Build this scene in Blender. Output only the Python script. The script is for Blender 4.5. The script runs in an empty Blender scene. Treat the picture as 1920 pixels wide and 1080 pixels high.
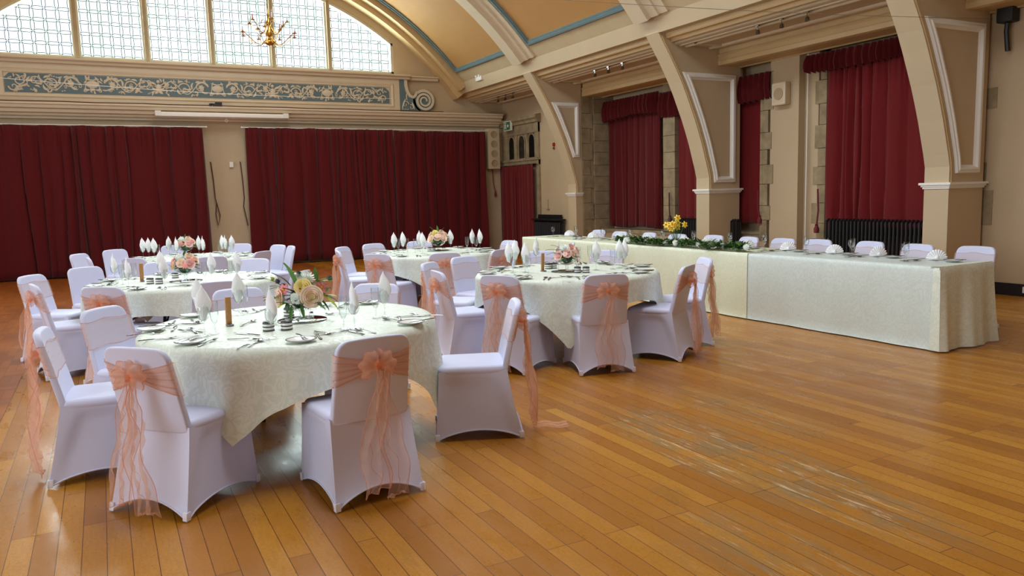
import bpy, bmesh, math, random
from math import sin, cos, pi, sqrt, atan2, radians
from mathutils import Vector, Matrix
random.seed(7)
SC = bpy.context.scene
COL = SC.collection

# ------------------------------------------------------------------ camera
F, YAW, PITCH, ROLL, H = 1446.65, 0.484233, 0.1205087, 0.0280222, 1.5
fw = Vector((sin(YAW)*cos(PITCH), cos(YAW)*cos(PITCH), -sin(PITCH)))
rt = Vector((cos(YAW), -sin(YAW), 0)); dn = fw.cross(rt)
R2 = rt*cos(ROLL)+dn*sin(ROLL); D2 = -rt*sin(ROLL)+dn*cos(ROLL)
cam = bpy.data.cameras.new('camera'); cam.sensor_width = 36; cam.lens = F/1920*36; cam.clip_end = 200
co = bpy.data.objects.new('camera', cam); COL.objects.link(co)
Mx = Matrix.Identity(4)
for i in range(3):
    Mx[i][0] = R2[i]; Mx[i][1] = -D2[i]; Mx[i][2] = -fw[i]
Mx[2][3] = H
co.matrix_world = Mx; SC.camera = co

def onz(px, py, z):
    """photo pixel -> point on the horizontal plane z (used to read positions off the photo)"""
    d = R2*((px-960)/F)+D2*((py-540)/F)+fw
    t = (z-H)/d.z
    return Vector((0, 0, H))+d*t

# ------------------------------------------------------------------ materials
def lin(c):
    c = [x/255 for x in c]
    return [x/12.92 if x <= .04045 else ((x+.055)/1.055)**2.4 for x in c]+[1]
MAT = {}
def nodes(name):
    m = bpy.data.materials.new(name); m.use_nodes = True
    nt = m.node_tree; b = nt.nodes['Principled BSDF']; MAT[name] = m
    return m, nt, b
def N(nt, t, **kw):
    n = nt.nodes.new(t)
    for k, v in kw.items(): setattr(n, k, v)
    return n
def setin(n, **kw):
    for k, v in kw.items(): n.inputs[k.replace('_', ' ')].default_value = v
def mat(name, rgb, rough=.6, metal=0, noise=0, nscale=8, bump=0, bscale=60, spec=.5, sheen=0, rgb2=None, stretch=None):
    m, nt, b = nodes(name)
    b.inputs['Base Color'].default_value = lin(rgb); b.inputs['Roughness'].default_value = rough
    b.inputs['Metallic'].default_value = metal; b.inputs['Specular IOR Level'].default_value = spec
    if sheen: b.inputs['Sheen Weight'].default_value = sheen
    tc = N(nt, 'ShaderNodeTexCoord'); src = tc.outputs['Object']
    if stretch:
        mp = N(nt, 'ShaderNodeMapping'); mp.inputs['Scale'].default_value = stretch
        nt.links.new(src, mp.inputs[0]); src = mp.outputs[0]
    if noise:
        n = N(nt, 'ShaderNodeTexNoise'); setin(n, Scale=nscale, Detail=6, Roughness=.6); nt.links.new(src, n.inputs[0])
        r = N(nt, 'ShaderNodeMapRange'); setin(r, From_Min=.3, From_Max=.7); nt.links.new(n.outputs[0], r.inputs[0])
        mx = N(nt, 'ShaderNodeMix', data_type='RGBA'); a = lin(rgb)
        c2 = lin(rgb2) if rgb2 else [x*(1-noise) for x in a[:3]]+[1]
        mx.inputs[6].default_value = a; mx.inputs[7].default_value = c2
        nt.links.new(r.outputs[0], mx.inputs[0]); nt.links.new(mx.outputs[2], b.inputs['Base Color'])
    if bump:
        n = N(nt, 'ShaderNodeTexNoise'); setin(n, Scale=bscale, Detail=4); nt.links.new(src, n.inputs[0])
        bp = N(nt, 'ShaderNodeBump'); setin(bp, Strength=bump, Distance=.01)
        nt.links.new(n.outputs[0], bp.inputs['Height']); nt.links.new(bp.outputs[0], b.inputs['Normal'])
    return m
mat('wall_paint', (194, 172, 139), .7, noise=.10, nscale=1.2, bump=.15, bscale=90)
mat('wall_cream', (199, 178, 145), .65, noise=.06, nscale=2)
mat('trim_paint', (213, 196, 168), .55, noise=.05, nscale=3)
mat('white_trim', (240, 238, 230), .45, noise=.04, nscale=4)
mat('gold_paint', (206, 176, 128), .55, noise=.08, nscale=2)
mat('vault_ochre', (184, 136, 76), .75, noise=.10, nscale=1.5, bump=.3, bscale=40)
mat('vault_plaster', (196, 175, 138), .7, noise=.12, nscale=3, bump=.2, bscale=30)
mat('blue_paint', (112, 135, 138), .55, noise=.1, nscale=3)
mat('frieze_blue', (96, 117, 122), .6, noise=.12, nscale=5)
mat('relief', (208, 196, 172), .55)
mat('stone', (168, 150, 116), .85, noise=.35, nscale=5, bump=.6, bscale=25, rgb2=(128, 112, 86))
mat('brown_paint', (150, 120, 88), .7, noise=.06, nscale=2)
mat('curtain_red', (92, 10, 14), .8, noise=.25, nscale=30, sheen=.15, spec=.2)
mat('curtain_red_light', (108, 12, 17), .8, noise=.2, nscale=30, sheen=.15, spec=.2)
mat('black_iron', (22, 22, 26), .45)
mat('black_gear', (18, 18, 18), .5)
mat('dark_glass', (22, 26, 24), .12)
mat('chair_white', (210, 214, 240), .55, sheen=.2, spec=.3)
mat('chair_patch', (232, 233, 246), .5)
mat('napkin', (244, 246, 248), .8, bump=.1, bscale=200)
mat('silver', (142, 142, 146), .14, metal=1)
mat('steel_dark', (120, 120, 124), .25, metal=1)
mat('mirror', (150, 165, 165), .03, metal=1)
mat('plate_white', (238, 240, 238), .15)
mat('plate_rim', (84, 94, 92), .25)
mat('brass', (196, 150, 70), .22, metal=1)
mat('candle', (200, 196, 200), .5)
mat('candle_pink', (190, 120, 120), .5)
mat('wood_block', (190, 138, 84), .5, noise=.2, nscale=40)
mat('table_leg', (30, 30, 32), .4)
mat('table_top', (150, 120, 85), .5)
mat('lead', (80, 84, 84), .5)
mat('timber_frame', (204, 196, 176), .5, noise=.1, nscale=6)
mat('mullion', (168, 150, 120), .6, noise=.15, nscale=6)
mat('speaker_cream', (206, 186, 152), .6)
mat('speaker_grille', (168, 146, 116), .8)
mat('rose_yellow', (240, 226, 150), .6); mat('rose_peach', (247, 222, 200), .6); mat('rose_pink', (244, 206, 198), .6)
mat('flower_white', (240, 246, 240), .7); mat('lily_pink', (240, 150, 150), .5); mat('leaf_green', (86, 138, 60), .5, noise=.3, nscale=30)
mat('leaf_dark', (52, 88, 46), .5, noise=.3, nscale=30); mat('leaf_lime', (170, 190, 60), .5); mat('thistle', (70, 84, 100), .6)
mat('daffodil', (250, 226, 90), .55); mat('daffodil_core', (246, 180, 30), .55)
mat('red_plastic', (160, 30, 24), .4); mat('exit_green', (20, 110, 70), .4); mat('white_plastic', (228, 226, 218), .4)
mat('cord_brown', (80, 50, 40), .7); mat('cord_red', (110, 30, 36), .7); mat('wire', (150, 140, 120), .5)
mat('pot_dark', (52, 54, 56), .3); mat('vase_china', (226, 224, 216), .3, noise=.4, nscale=60)

def cloth_mat(name, a, b_):
    m, nt, b = nodes(name)
    tc = N(nt, 'ShaderNodeTexCoord')
    n = N(nt, 'ShaderNodeTexNoise'); setin(n, Scale=9, Detail=3, Distortion=1.8); nt.links.new(tc.outputs['Object'], n.inputs[0])
    w = N(nt, 'ShaderNodeMath', operation='MULTIPLY'); w.inputs[1].default_value = 34; nt.links.new(n.outputs[0], w.inputs[0])
    s = N(nt, 'ShaderNodeMath', operation='SINE'); nt.links.new(w.outputs[0], s.inputs[0])
    r = N(nt, 'ShaderNodeMapRange'); setin(r, From_Min=-.1, From_Max=.25); nt.links.new(s.outputs[0], r.inputs[0])
    mx = N(nt, 'ShaderNodeMix', data_type='RGBA'); mx.inputs[6].default_value = lin(a); mx.inputs[7].default_value = lin(b_)
    nt.links.new(r.outputs[0], mx.inputs[0]); nt.links.new(mx.outputs[2], b.inputs['Base Color'])
    r2 = N(nt, 'ShaderNodeMapRange'); setin(r2, From_Min=0, From_Max=1, To_Min=.7, To_Max=.38); nt.links.new(r.outputs[0], r2.inputs[0])
    nt.links.new(r2.outputs[0], b.inputs['Roughness'])
    return m
cloth_mat('damask', (216, 226, 212), (228, 236, 224))
cloth_mat('damask_blue', (206, 220, 216), (216, 228, 224))
cloth_mat('damask_cream', (220, 228, 202), (229, 235, 212))

def glassy(name, tint=(1, 1, 1), base=.035, ior=1.45, tr=.0):
    m, nt, b = nodes(name); out = nt.nodes['Material Output']
    t = N(nt, 'ShaderNodeBsdfTransparent'); t.inputs[0].default_value = (*tint, 1)
    g = N(nt, 'ShaderNodeBsdfGlossy'); g.inputs['Roughness'].default_value = .03
    fr = N(nt, 'ShaderNodeFresnel'); fr.inputs[0].default_value = ior
    ad = N(nt, 'ShaderNodeMath', operation='MULTIPLY_ADD'); ad.inputs[1].default_value = .35; ad.inputs[2].default_value = base; ad.use_clamp = True
    nt.links.new(fr.outputs[0], ad.inputs[0])
    mx = N(nt, 'ShaderNodeMixShader'); nt.links.new(ad.outputs[0], mx.inputs[0]); nt.links.new(t.outputs[0], mx.inputs[1]); nt.links.new(g.outputs[0], mx.inputs[2])
    nt.links.new(mx.outputs[0], out.inputs[0]); return m
glassy('glass', (.97, .985, .985), .03, 1.3); glassy('glass_thick', (.95, .97, .97), .05, 1.35)
def pane_mat():
    m, nt, b = nodes('window_pane'); out = nt.nodes['Material Output']
    t = N(nt, 'ShaderNodeBsdfTransparent')
    tc = N(nt, 'ShaderNodeTexCoord'); n = N(nt, 'ShaderNodeTexNoise'); setin(n, Scale=1.3, Detail=2); nt.links.new(tc.outputs['Object'], n.inputs[0])
    cr = N(nt, 'ShaderNodeValToRGB'); e = cr.color_ramp.elements
    e[0].position = .35; e[0].color = (.86, .97, .88, 1); e[1].position = .6; e[1].color = (.97, .99, 1, 1)
    nt.links.new(n.outputs[0], cr.inputs[0]); nt.links.new(cr.outputs[0], t.inputs[0])
    g = N(nt, 'ShaderNodeBsdfGlossy'); g.inputs['Roughness'].default_value = .15
    mx = N(nt, 'ShaderNodeMixShader'); mx.inputs[0].default_value = .05
    nt.links.new(t.outputs[0], mx.inputs[1]); nt.links.new(g.outputs[0], mx.inputs[2]); nt.links.new(mx.outputs[0], out.inputs[0])
pane_mat()
def sheer(name, rgb, op):
    m, nt, b = nodes(name); out = nt.nodes['Material Output']
    t = N(nt, 'ShaderNodeBsdfTransparent'); t.inputs[0].default_value = (1, .97, .94, 1)
    d = N(nt, 'ShaderNodeBsdfDiffuse'); d.inputs[0].default_value = lin(rgb)
    tl = N(nt, 'ShaderNodeBsdfTranslucent'); tl.inputs[0].default_value = lin(rgb)
    m1 = N(nt, 'ShaderNodeMixShader'); m1.inputs[0].default_value = .4
    nt.links.new(d.outputs[0], m1.inputs[1]); nt.links.new(tl.outputs[0], m1.inputs[2])
    mx = N(nt, 'ShaderNodeMixShader'); mx.inputs[0].default_value = op
    nt.links.new(t.outputs[0], mx.inputs[1]); nt.links.new(m1.outputs[0], mx.inputs[2]); nt.links.new(mx.outputs[0], out.inputs[0])
sheer('organza', (243, 198, 172), .42); sheer('organza_front', (240, 222, 214), .22); sheer('organza_thin', (246, 210, 188), .30); sheer('organza_hem', (232, 172, 142), .45); sheer('organza_knot', (252, 176, 126), .7)

def floor_mat():
    m, nt, b = nodes('floor_boards')
    L = nt.links.new
    tc = N(nt, 'ShaderNodeTexCoord')
    mp = N(nt, 'ShaderNodeMapping'); mp.inputs['Rotation'].default_value = (0, 0, pi/2); L(tc.outputs['Object'], mp.inputs[0])
    br = N(nt, 'ShaderNodeTexBrick'); br.offset = .37; br.offset_frequency = 3
    setin(br, Scale=1, Mortar_Size=.0020, Mortar_Smooth=.2, Bias=0, Brick_Width=1.35, Row_Height=.097)
    br.inputs['Color1'].default_value = (0, 0, 0, 1); br.inputs['Color2'].default_value = (1, 1, 1, 1); br.inputs['Mortar'].default_value = (.5, .5, .5, 1)
    L(mp.outputs[0], br.inputs[0])
    ramp = N(nt, 'ShaderNodeValToRGB'); e = ramp.color_ramp.elements
    e[0].color = lin((156, 98, 24)); e[1].color = lin((194, 136, 44)); e2 = ramp.color_ramp.elements.new(.5); e2.color = lin((178, 117, 32))
    L(br.outputs[0], ramp.inputs[0])
    # grain stretched along the boards
    def noise(sx, sy, sc, det=6, rough=.6):
        q = N(nt, 'ShaderNodeMapping'); q.inputs['Scale'].default_value = (sx, sy, 1); L(tc.outputs['Object'], q.inputs[0])
        n = N(nt, 'ShaderNodeTexNoise'); setin(n, Scale=sc, Detail=det, Roughness=rough); L(q.outputs[0], n.inputs[0]); return n.outputs[0]
    def rng(s, a, b_, c=0, d=1):
        r = N(nt, 'ShaderNodeMapRange'); setin(r, From_Min=a, From_Max=b_, To_Min=c, To_Max=d); L(s, r.inputs[0]); return r.outputs[0]
    def mixc(f, a, col, mode='MIX'):
        x = N(nt, 'ShaderNodeMix', data_type='RGBA', blend_type=mode); L(f, x.inputs[0]); L(a, x.inputs[6]); x.inputs[7].default_value = col; return x.outputs[2]
    def mul(a, b_):
        x = N(nt, 'ShaderNodeMath', operation='MULTIPLY'); L(a, x.inputs[0])
        if isinstance(b_, float): x.inputs[1].default_value = b_
        else: L(b_, x.inputs[1])
        return x.outputs[0]
    c = ramp.outputs[0]
    c = mixc(rng(noise(14, 1.6, 6), .42, .75, 0, .42), c, lin((150, 96, 30)))
    c = mixc(rng(noise(1, 1, 70, 3), .48, .68, 0, .5), c, lin((150, 94, 36)))
    c = mixc(rng(noise(1, .6, .55, 3), .45, .7, 0, .45), c, lin((160, 102, 32)))
    c = mixc(rng(noise(1.6, .5, 2.2, 8, .7), .60, .74, 0, .6), c, lin((130, 100, 54)))
    # worn patch
    sep = N(nt, 'ShaderNodeSeparateXYZ'); L(tc.outputs['Object'], sep.inputs[0])
    def blob(cx, cy, rx, ry):
        a = N(nt, 'ShaderNodeMath', operation='SUBTRACT'); L(sep.outputs[0], a.inputs[0]); a.inputs[1].default_value = cx
        a2 = mul(a.outputs[0], 1/rx)
        b_ = N(nt, 'ShaderNodeMath', operation='SUBTRACT'); L(sep.outputs[1], b_.inputs[0]); b_.inputs[1].default_value = cy
        b2 = mul(b_.outputs[0], 1/ry)
        s = N(nt, 'ShaderNodeMath', operation='ADD'); L(mul(a2, a2), s.inputs[0]); L(mul(b2, b2), s.inputs[1])
        return rng(s.outputs[0], 0, 1, 1, 0)
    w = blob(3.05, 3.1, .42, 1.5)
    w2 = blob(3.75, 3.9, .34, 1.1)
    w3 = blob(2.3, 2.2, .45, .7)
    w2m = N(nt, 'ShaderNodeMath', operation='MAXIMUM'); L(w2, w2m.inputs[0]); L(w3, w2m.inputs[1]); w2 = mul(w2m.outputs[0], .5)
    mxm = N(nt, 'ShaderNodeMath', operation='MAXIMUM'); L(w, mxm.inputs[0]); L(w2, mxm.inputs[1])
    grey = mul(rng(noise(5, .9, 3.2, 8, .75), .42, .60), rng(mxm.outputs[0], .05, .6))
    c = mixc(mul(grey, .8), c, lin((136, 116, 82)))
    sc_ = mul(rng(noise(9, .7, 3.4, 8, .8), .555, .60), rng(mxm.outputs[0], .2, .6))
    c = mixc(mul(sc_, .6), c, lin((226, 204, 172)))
    gl = rng(noise(5, .9, 1.6, 8, .75), .62, .72)
    c = mixc(mul(gl, .45), c, lin((146, 128, 98)))
    # gaps between boards
    c = mixc(mul(br.outputs['Fac'], .9), c, lin((86, 44, 14)))
    L(c, b.inputs['Base Color'])
    L(rng(noise(3, 1, 3, 5), .3, .7, .22, .42), b.inputs['Roughness'])
    bp = N(nt, 'ShaderNodeBump'); setin(bp, Strength=.25, Distance=.002); bp.invert = True; L(br.outputs['Fac'], bp.inputs['Height'])
    bp2 = N(nt, 'ShaderNodeBump'); setin(bp2, Strength=.12, Distance=.01); L(noise(1.2, .7, 5, 3), bp2.inputs['Height']); L(bp.outputs[0], bp2.inputs['Normal'])
    L(bp2.outputs[0], b.inputs['Normal'])
    b.inputs['Specular IOR Level'].default_value = .5
floor_mat()
def parquet_mat():
    m, nt, b = nodes('parquet'); L = nt.links.new
    tc = N(nt, 'ShaderNodeTexCoord'); ck = N(nt, 'ShaderNodeTexChecker'); ck.inputs['Scale'].default_value = 1/.30; L(tc.outputs['Object'], ck.inputs[0])
    def bk(rot):
        mp = N(nt, 'ShaderNodeMapping'); mp.inputs['Rotation'].default_value = (0, 0, rot); L(tc.outputs['Object'], mp.inputs[0])
        br = N(nt, 'ShaderNodeTexBrick'); setin(br, Scale=1, Mortar_Size=.002, Brick_Width=.30, Row_Height=.075); br.offset = 0
        br.inputs['Color1'].default_value = lin((132, 70, 24)); br.inputs['Color2'].default_value = lin((164, 92, 30)); br.inputs['Mortar'].default_value = lin((90, 46, 16))
        L(mp.outputs[0], br.inputs[0]); return br.outputs[0]
    x = N(nt, 'ShaderNodeMix', data_type='RGBA'); L(ck.outputs['Fac'], x.inputs[0]); L(bk(0), x.inputs[6]); L(bk(pi/2), x.inputs[7])
    n = N(nt, 'ShaderNodeTexNoise'); setin(n, Scale=2.5, Detail=8, Roughness=.75); L(tc.outputs['Object'], n.inputs[0])
    r = N(nt, 'ShaderNodeMapRange'); setin(r, From_Min=.6, From_Max=.7, To_Max=.6); L(n.outputs[0], r.inputs[0])
    y = N(nt, 'ShaderNodeMix', data_type='RGBA'); L(r.outputs[0], y.inputs[0]); L(x.outputs[2], y.inputs[6]); y.inputs[7].default_value = lin((190, 150, 96))
    L(y.outputs[2], b.inputs['Base Color']); b.inputs['Roughness'].default_value = .32
parquet_mat()

# ------------------------------------------------------------------ mesh builder
class MB:
    def __init__(s): s.v = []; s.f = []; s.mi = []
    def add(s, vs, fs, m=0):
        o = len(s.v); s.v += [tuple(v) for v in vs]; s.f += [tuple(o+i for i in f) for f in fs]; s.mi += [m]*len(fs); return s
    def box(s, x0, x1, y0, y1, z0, z1, m=0):
        return s.add([(x, y, z) for x in (x0, x1) for y in (y0, y1) for z in (z0, z1)],
                     [(0, 1, 3, 2), (4, 6, 7, 5), (0, 4, 5, 1), (2, 3, 7, 6), (0, 2, 6, 4), (1, 5, 7, 3)], m)
    def prism(s, pts, a0, a1, axis='y', m=0):
        """closed polygon extruded along an axis; pts are the other two coords in order"""
        def P(p, a):
            return {'x': (a, p[0], p[1]), 'y': (p[0], a, p[1]), 'z': (p[0], p[1], a)}[axis]
        n = len(pts)
        return s.add([P(p, a0) for p in pts]+[P(p, a1) for p in pts],
                     [tuple(range(n)), tuple(reversed(range(n, 2*n)))]+[(i, (i+1) % n, n+(i+1) % n, n+i) for i in range(n)], m)
    def grid(s, fn, nu, nv, m=0, wrap=False):
        vs = [fn(i/nu, j/nv) for j in range(nv+1) for i in range(nu if wrap else nu+1)]
        w = nu if wrap else nu+1
        fs = [(j*w+i, j*w+(i+1) % w, (j+1)*w+(i+1) % w, (j+1)*w+i) for j in range(nv) for i in range(nu)]
        return s.add(vs, fs, m)
    def lathe(s, prof, n=24, c=(0, 0, 0), m=0):
        k = len(prof)
        vs = [(c[0]+r*cos(2*pi*i/n), c[1]+r*sin(2*pi*i/n), c[2]+z) for r, z in prof for i in range(n)]
        return s.add(vs, [(j*n+i, j*n+(i+1) % n, (j+1)*n+(i+1) % n, (j+1)*n+i) for j in range(k-1) for i in range(n)], m)
    def tube(s, path, r, n=6, m=0, caps=True):
        P = [Vector(p) for p in path]; k = len(P)
        rr = r if isinstance(r, (list, tuple)) else [r]*k
        vs = []; up = Vector((0, 0, 1))
        t0 = (P[1]-P[0]).normalized()
        nx = t0.cross(up)
        if nx.length < .05: nx = t0.cross(Vector((1, 0, 0)))
        nx.normalize()
        for i in range(k):
            t = (P[min(i+1, k-1)]-P[max(i-1, 0)])
            t = t.normalized() if t.length > 1e-9 else t0
            nx = (nx-t*nx.dot(t)); nx = nx.normalized() if nx.length > 1e-6 else Vector((1, 0, 0))
            b = t.cross(nx)
            vs += [P[i]+(nx*cos(2*pi*j/n)+b*sin(2*pi*j/n))*rr[i] for j in range(n)]
        fs = [(i*n+j, i*n+(j+1) % n, (i+1)*n+(j+1) % n, (i+1)*n+j) for i in range(k-1) for j in range(n)]
        if caps: fs += [tuple(reversed(range(n))), tuple((k-1)*n+j for j in range(n))]
        return s.add(vs, fs, m)
    def sphere(s, c, r, n=12, m=0, sz=1):
        k = n//2+1
        return s.lathe([(r*sin(pi*i/(k-1))+1e-5, -r*sz*cos(pi*i/(k-1))) for i in range(k)], n, c, m)
    def slab(s, outline, fn, th, r, m=0, seg=3):
        """rounded-edge slab: outline (2D ccw), thickness th, edge radius r; fn(u,v,w)->xyz"""
        n = len(outline); O = [Vector(p) for p in outline]
        nrm = []
        for i in range(n):
            t = (O[(i+1) % n]-O[i-1]).normalized(); nrm.append(Vector((t.y, -t.x)))
        lay = [(r*(1-cos(a)), -th/2+r*(1-sin(a))) for a in [pi/2*k/seg for k in range(seg+1)][::-1]]
        L = []
        for k in range(seg+1):
            a = pi/2*k/seg; L.append((r*(1-sin(a)), -th/2+r*(1-cos(a))))
        L += [(d, -w) for d, w in reversed(L)]
        vs = []
        for d, w in L:
            for i in range(n):
                p = O[i]-nrm[i]*d; vs.append(fn(p.x, p.y, w))
        K = len(L)
        fs = [(j*n+i, j*n+(i+1) % n, (j+1)*n+(i+1) % n, (j+1)*n+i) for j in range(K-1) for i in range(n)]
        fs += [tuple(reversed(range(n))), tuple((K-1)*n+i for i in range(n))]
        return s.add(vs, fs, m)
    def build(s, name, mats, parent=None, smooth=True, loc=None, angle=40):
        me = bpy.data.meshes.new(name); me.from_pydata(s.v, [], s.f)
        for m in (mats if isinstance(mats, (list, tuple)) else [mats]): me.materials.append(MAT[m])
        me.polygons.foreach_set('material_index', s.mi)
        bm = bmesh.new(); bm.from_mesh(me); bmesh.ops.recalc_face_normals(bm, faces=bm.faces); bm.to_mesh(me); bm.free()
        if smooth:
            me.polygons.foreach_set('use_smooth', [True]*len(me.polygons))
            me.set_sharp_from_angle(angle=radians(angle))
        me.update()
        o = bpy.data.objects.new(name, me); COL.objects.link(o)
        if parent: o.parent = parent
        if loc: o.location = loc
        return o
def rrect(x0, x1, y0, y1, r, n=5):
    out = []
    for cx, cy, a in ((x1-r, y0+r, -pi/2), (x1-r, y1-r, 0), (x0+r, y1-r, pi/2), (x0+r, y0+r, pi)):
        out += [(cx+r*cos(a+pi/2*k/n), cy+r*sin(a+pi/2*k/n)) for k in range(n+1)]
    return out
def tag(o, label=None, cat=None, group=None, kind=None):
    if label: o['label'] = label
    if cat: o['category'] = cat
    if group: o['group'] = group
    if kind: o['kind'] = kind
    return o
def empty(name, loc=(0, 0, 0), rz=0, **kw):
    o = bpy.data.objects.new(name, None); COL.objects.link(o); o.empty_display_size = .1
    o.location = loc; o.rotation_euler = (0, 0, rz); tag(o, **kw); return o
def copy_tree(o, parent=None):
    c = o.copy(); COL.objects.link(c); c.parent = parent
    for ch in list(o.children): copy_tree(ch, c)
    return c
def struct(o, label=None, cat=None):
    o['kind'] = 'structure'
    if label: o['label'] = label
    if cat: o['category'] = cat
    return o
FIRST = {}
def place(proto, loc, rz=0, label=None, group=None, drop=None):
    """first call moves the prototype itself, later calls copy it and its parts"""
    k = id(proto)
    if k not in FIRST: FIRST[k] = proto; o = proto
    else: o = copy_tree(proto)
    o.location = loc; o.rotation_euler = (0, 0, rz)
    if label: o['label'] = label
    if group: o['group'] = group
    return o

# ------------------------------------------------------------------ room shell
XC, ZC, RV = 2.55, -.35, 7.60
YB, YR = 19.05, -5.5
PY = [15.14, 10.71, 6.24, 1.8, -2.6]; PT = .34
struct(MB().box(-6, 11.4, YR-.3, YB+.3, -.2, 0).build('floor', 'floor_boards', smooth=False), 'worn orange varnished board floor of the hall', 'floor')
pq = MB(); pq.box(-6, 1.9, 10.2, YB, 0, .004); pq.box(-6, -.75, 4.6, 10.2, 0, .004); pq.box(1.9, 4.2, 9.6, YB, 0, .004)
struct(pq.build('trim_floor', 'parquet', smooth=False), 'patterned parquet blocks at the back and left of the floor', 'floor')

def arcpt(R, a): return (XC+R*cos(a), ZC+R*sin(a))
a0 = math.acos((8.46-XC)/RV); a1 = pi-a0
def arcband(mb, R0, R1, y0, y1, aa=a0, ab=a1, n=48, m=0):
    pts = [arcpt(R0, aa+(ab-aa)*i/n) for i in range(n+1)]; q = [arcpt(R1, aa+(ab-aa)*i/n) for i in range(n+1)]
    for i in range(n):
        mb.prism([pts[i], pts[i+1], q[i+1], q[i]], y0, y1, 'y', m)
c = MB(); arcband(c, RV, RV+.2, YR-.3, YB+.3)
struct(c.build('ceiling', 'vault_ochre', angle=20), 'ochre barrel vaulted ceiling with plaster margins', 'ceiling')
# plaster margins and blue frames in every bay
bays = [(15.49+.02, 18.45), (11.05, 14.69), (6.58, 10.28), (2.1, 5.8), (-2.3, 1.4)]
n_ = 1
for (y0, y1) in bays:
    pm = MB(); am = a0+.035
    arcband(pm, RV-.012, RV+.01, y0-.05, y1+.05, a0-.01, am, 3); arcband(pm, RV-.012, RV+.01, y0-.05, y1+.05, pi-am, a1+.01, 3)
    struct(pm.build('trim_%d' % n_, 'vault_plaster'), 'plain plaster margin strip at foot of the vault bay', 'trim'); n_ += 1
    bf = MB()
    for d, R, w in ((0, RV-.035, .11), (.02, RV-.06, .045)):
        aw = w/RV; ds = d/RV; aa = am+ds
        arcband(bf, R, RV+.005, y0+.02+d, y1-.02-d, aa, aa+aw, 2); arcband(bf, R, RV+.005, y0+.02+d, y1-.02-d, pi-aa-aw, pi-aa, 2)
        arcband(bf, R, RV+.005, y0+.02+d, y0+.02+d+w, aa, pi-aa); arcband(bf, R, RV+.005, y1-.02-d-w, y1-.02-d, aa, pi-aa)
    struct(bf.build('trim_%d' % n_, 'blue_paint'), 'blue painted moulding framing a vault panel', 'trim'); n_ += 1
# vault ribs
for p in PY[:5]:
    rb = MB()
    arcband(rb, RV-.17, RV+.02, p-.02, p+PT+.01); arcband(rb, RV-.09, RV+.02, p-.22, p+PT+.03); arcband(rb, RV-.05, RV+.02, p-.42, p-.2)
    struct(rb.build('trim_%d' % n_, 'trim_paint'), 'cream plaster rib crossing the vault', 'trim'); n_ += 1
wr = MB(); arcband(wr, 7.3, RV+.05, 18.72, YB+.01, a0-.04, a1+.04); arcband(wr, 7.42, RV+.05, 18.48, 18.75, a0-.02, a1+.02)
struct(wr.build('trim_%d' % n_, 'gold_paint'), 'cream arch rib against the back wall above the window', 'trim'); n_ += 1

# back wall with lunette opening
WL, WR_, WS, RW = -1.72, 6.82, 4.61, 7.13
def arcz(x, R): return ZC+sqrt(max(R*R-(x-XC)**2, 0))
w = MB(); w.box(-6, 11.4, YB, YB+.3, 0, WS)
w.box(-6, WL, YB, YB+.3, WS, 7.9); w.box(WR_, 11.4, YB, YB+.3, WS, 7.9)
nx = 60
for i in range(nx):
    xa = WL+(WR_-WL)*i/nx; xb = WL+(WR_-WL)*(i+1)/nx
    w.prism([(xa, arcz(xa, RW)), (xb, arcz(xb, RW)), (xb, 7.9), (xa, 7.9)], YB, YB+.3)
struct(w.build('wall_back', 'wall_paint', smooth=False), 'cream back wall with the arched window above the stage curtains', 'wall')
w = MB(); w.box(-6, 11.4, YR-.3, YR, 0, 7.9)
struct(w.build('wall_rear', 'wall_paint', smooth=False), 'plain wall behind the camera', 'wall')
# left wall with three tall windows
w = MB(); ys = [YR-.3, .5, 3.5, 6.5, 9.5, 12.5, 15.5, YB+.3]
w.box(-5.6, -5.3, YR-.3, YB+.3, 0, 1.0); w.box(-5.6, -5.3, YR-.3, YB+.3, 3.6, 4.6)
for k in range(0, 7, 2): w.box(-5.6, -5.3, ys[k], ys[k+1], 1.0, 3.6)
struct(w.build('wall_left', 'wall_paint', smooth=False), 'cream left side wall with tall windows', 'wall')
w = MB(); w.box(-5.6, 2*XC-8.46, YR-.3, YB+.3, 4.2, 4.4); w.box(2*XC-8.75, 2*XC-8.46, YR-.3, YB+.3, 4.05, 4.5)
struct(w.build('trim_%d' % n_, 'wall_cream', smooth=False), 'flat ceiling of the left aisle', 'ceiling'); n_ += 1

# right outer wall: segments along Y. far part at x=9.88, then windows
XW = 10.45
w = MB()
w.box(9.88, 11.2, 15.18, YB+.3, 0, 4.4)
w.box(10.75, 11.2, 9.0, 15.2, 0, 4.4)                      # back of the window recess
w.box(XW+.05, 10.8, 10.15, 15.2, 0, .62); w.box(XW, 10.8, 9.95, 15.2, 3.72, 4.4)
w.box(XW, 10.8, 9.38, 10.0, 0, 4.4)
w.box(XW+.15, 10.8, 9.1, 9.4, 0, 4.4)
w.box(10.75, 11.2, 6.4, 9.4, 0, 4.4); w.box(XW+.15, 10.8, 6.3, 9.2, 0, .62); w.box(XW+.15, 10.8, 6.3, 9.2, 3.72, 4.4)
w.box(XW+.05, 11.2, YR-.3, 6.42, 0, 4.4)
struct(w.build('wall_right', 'wall_paint', smooth=False), 'cream right side wall of the aisle with curtained window recesses', 'wall')

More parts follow.
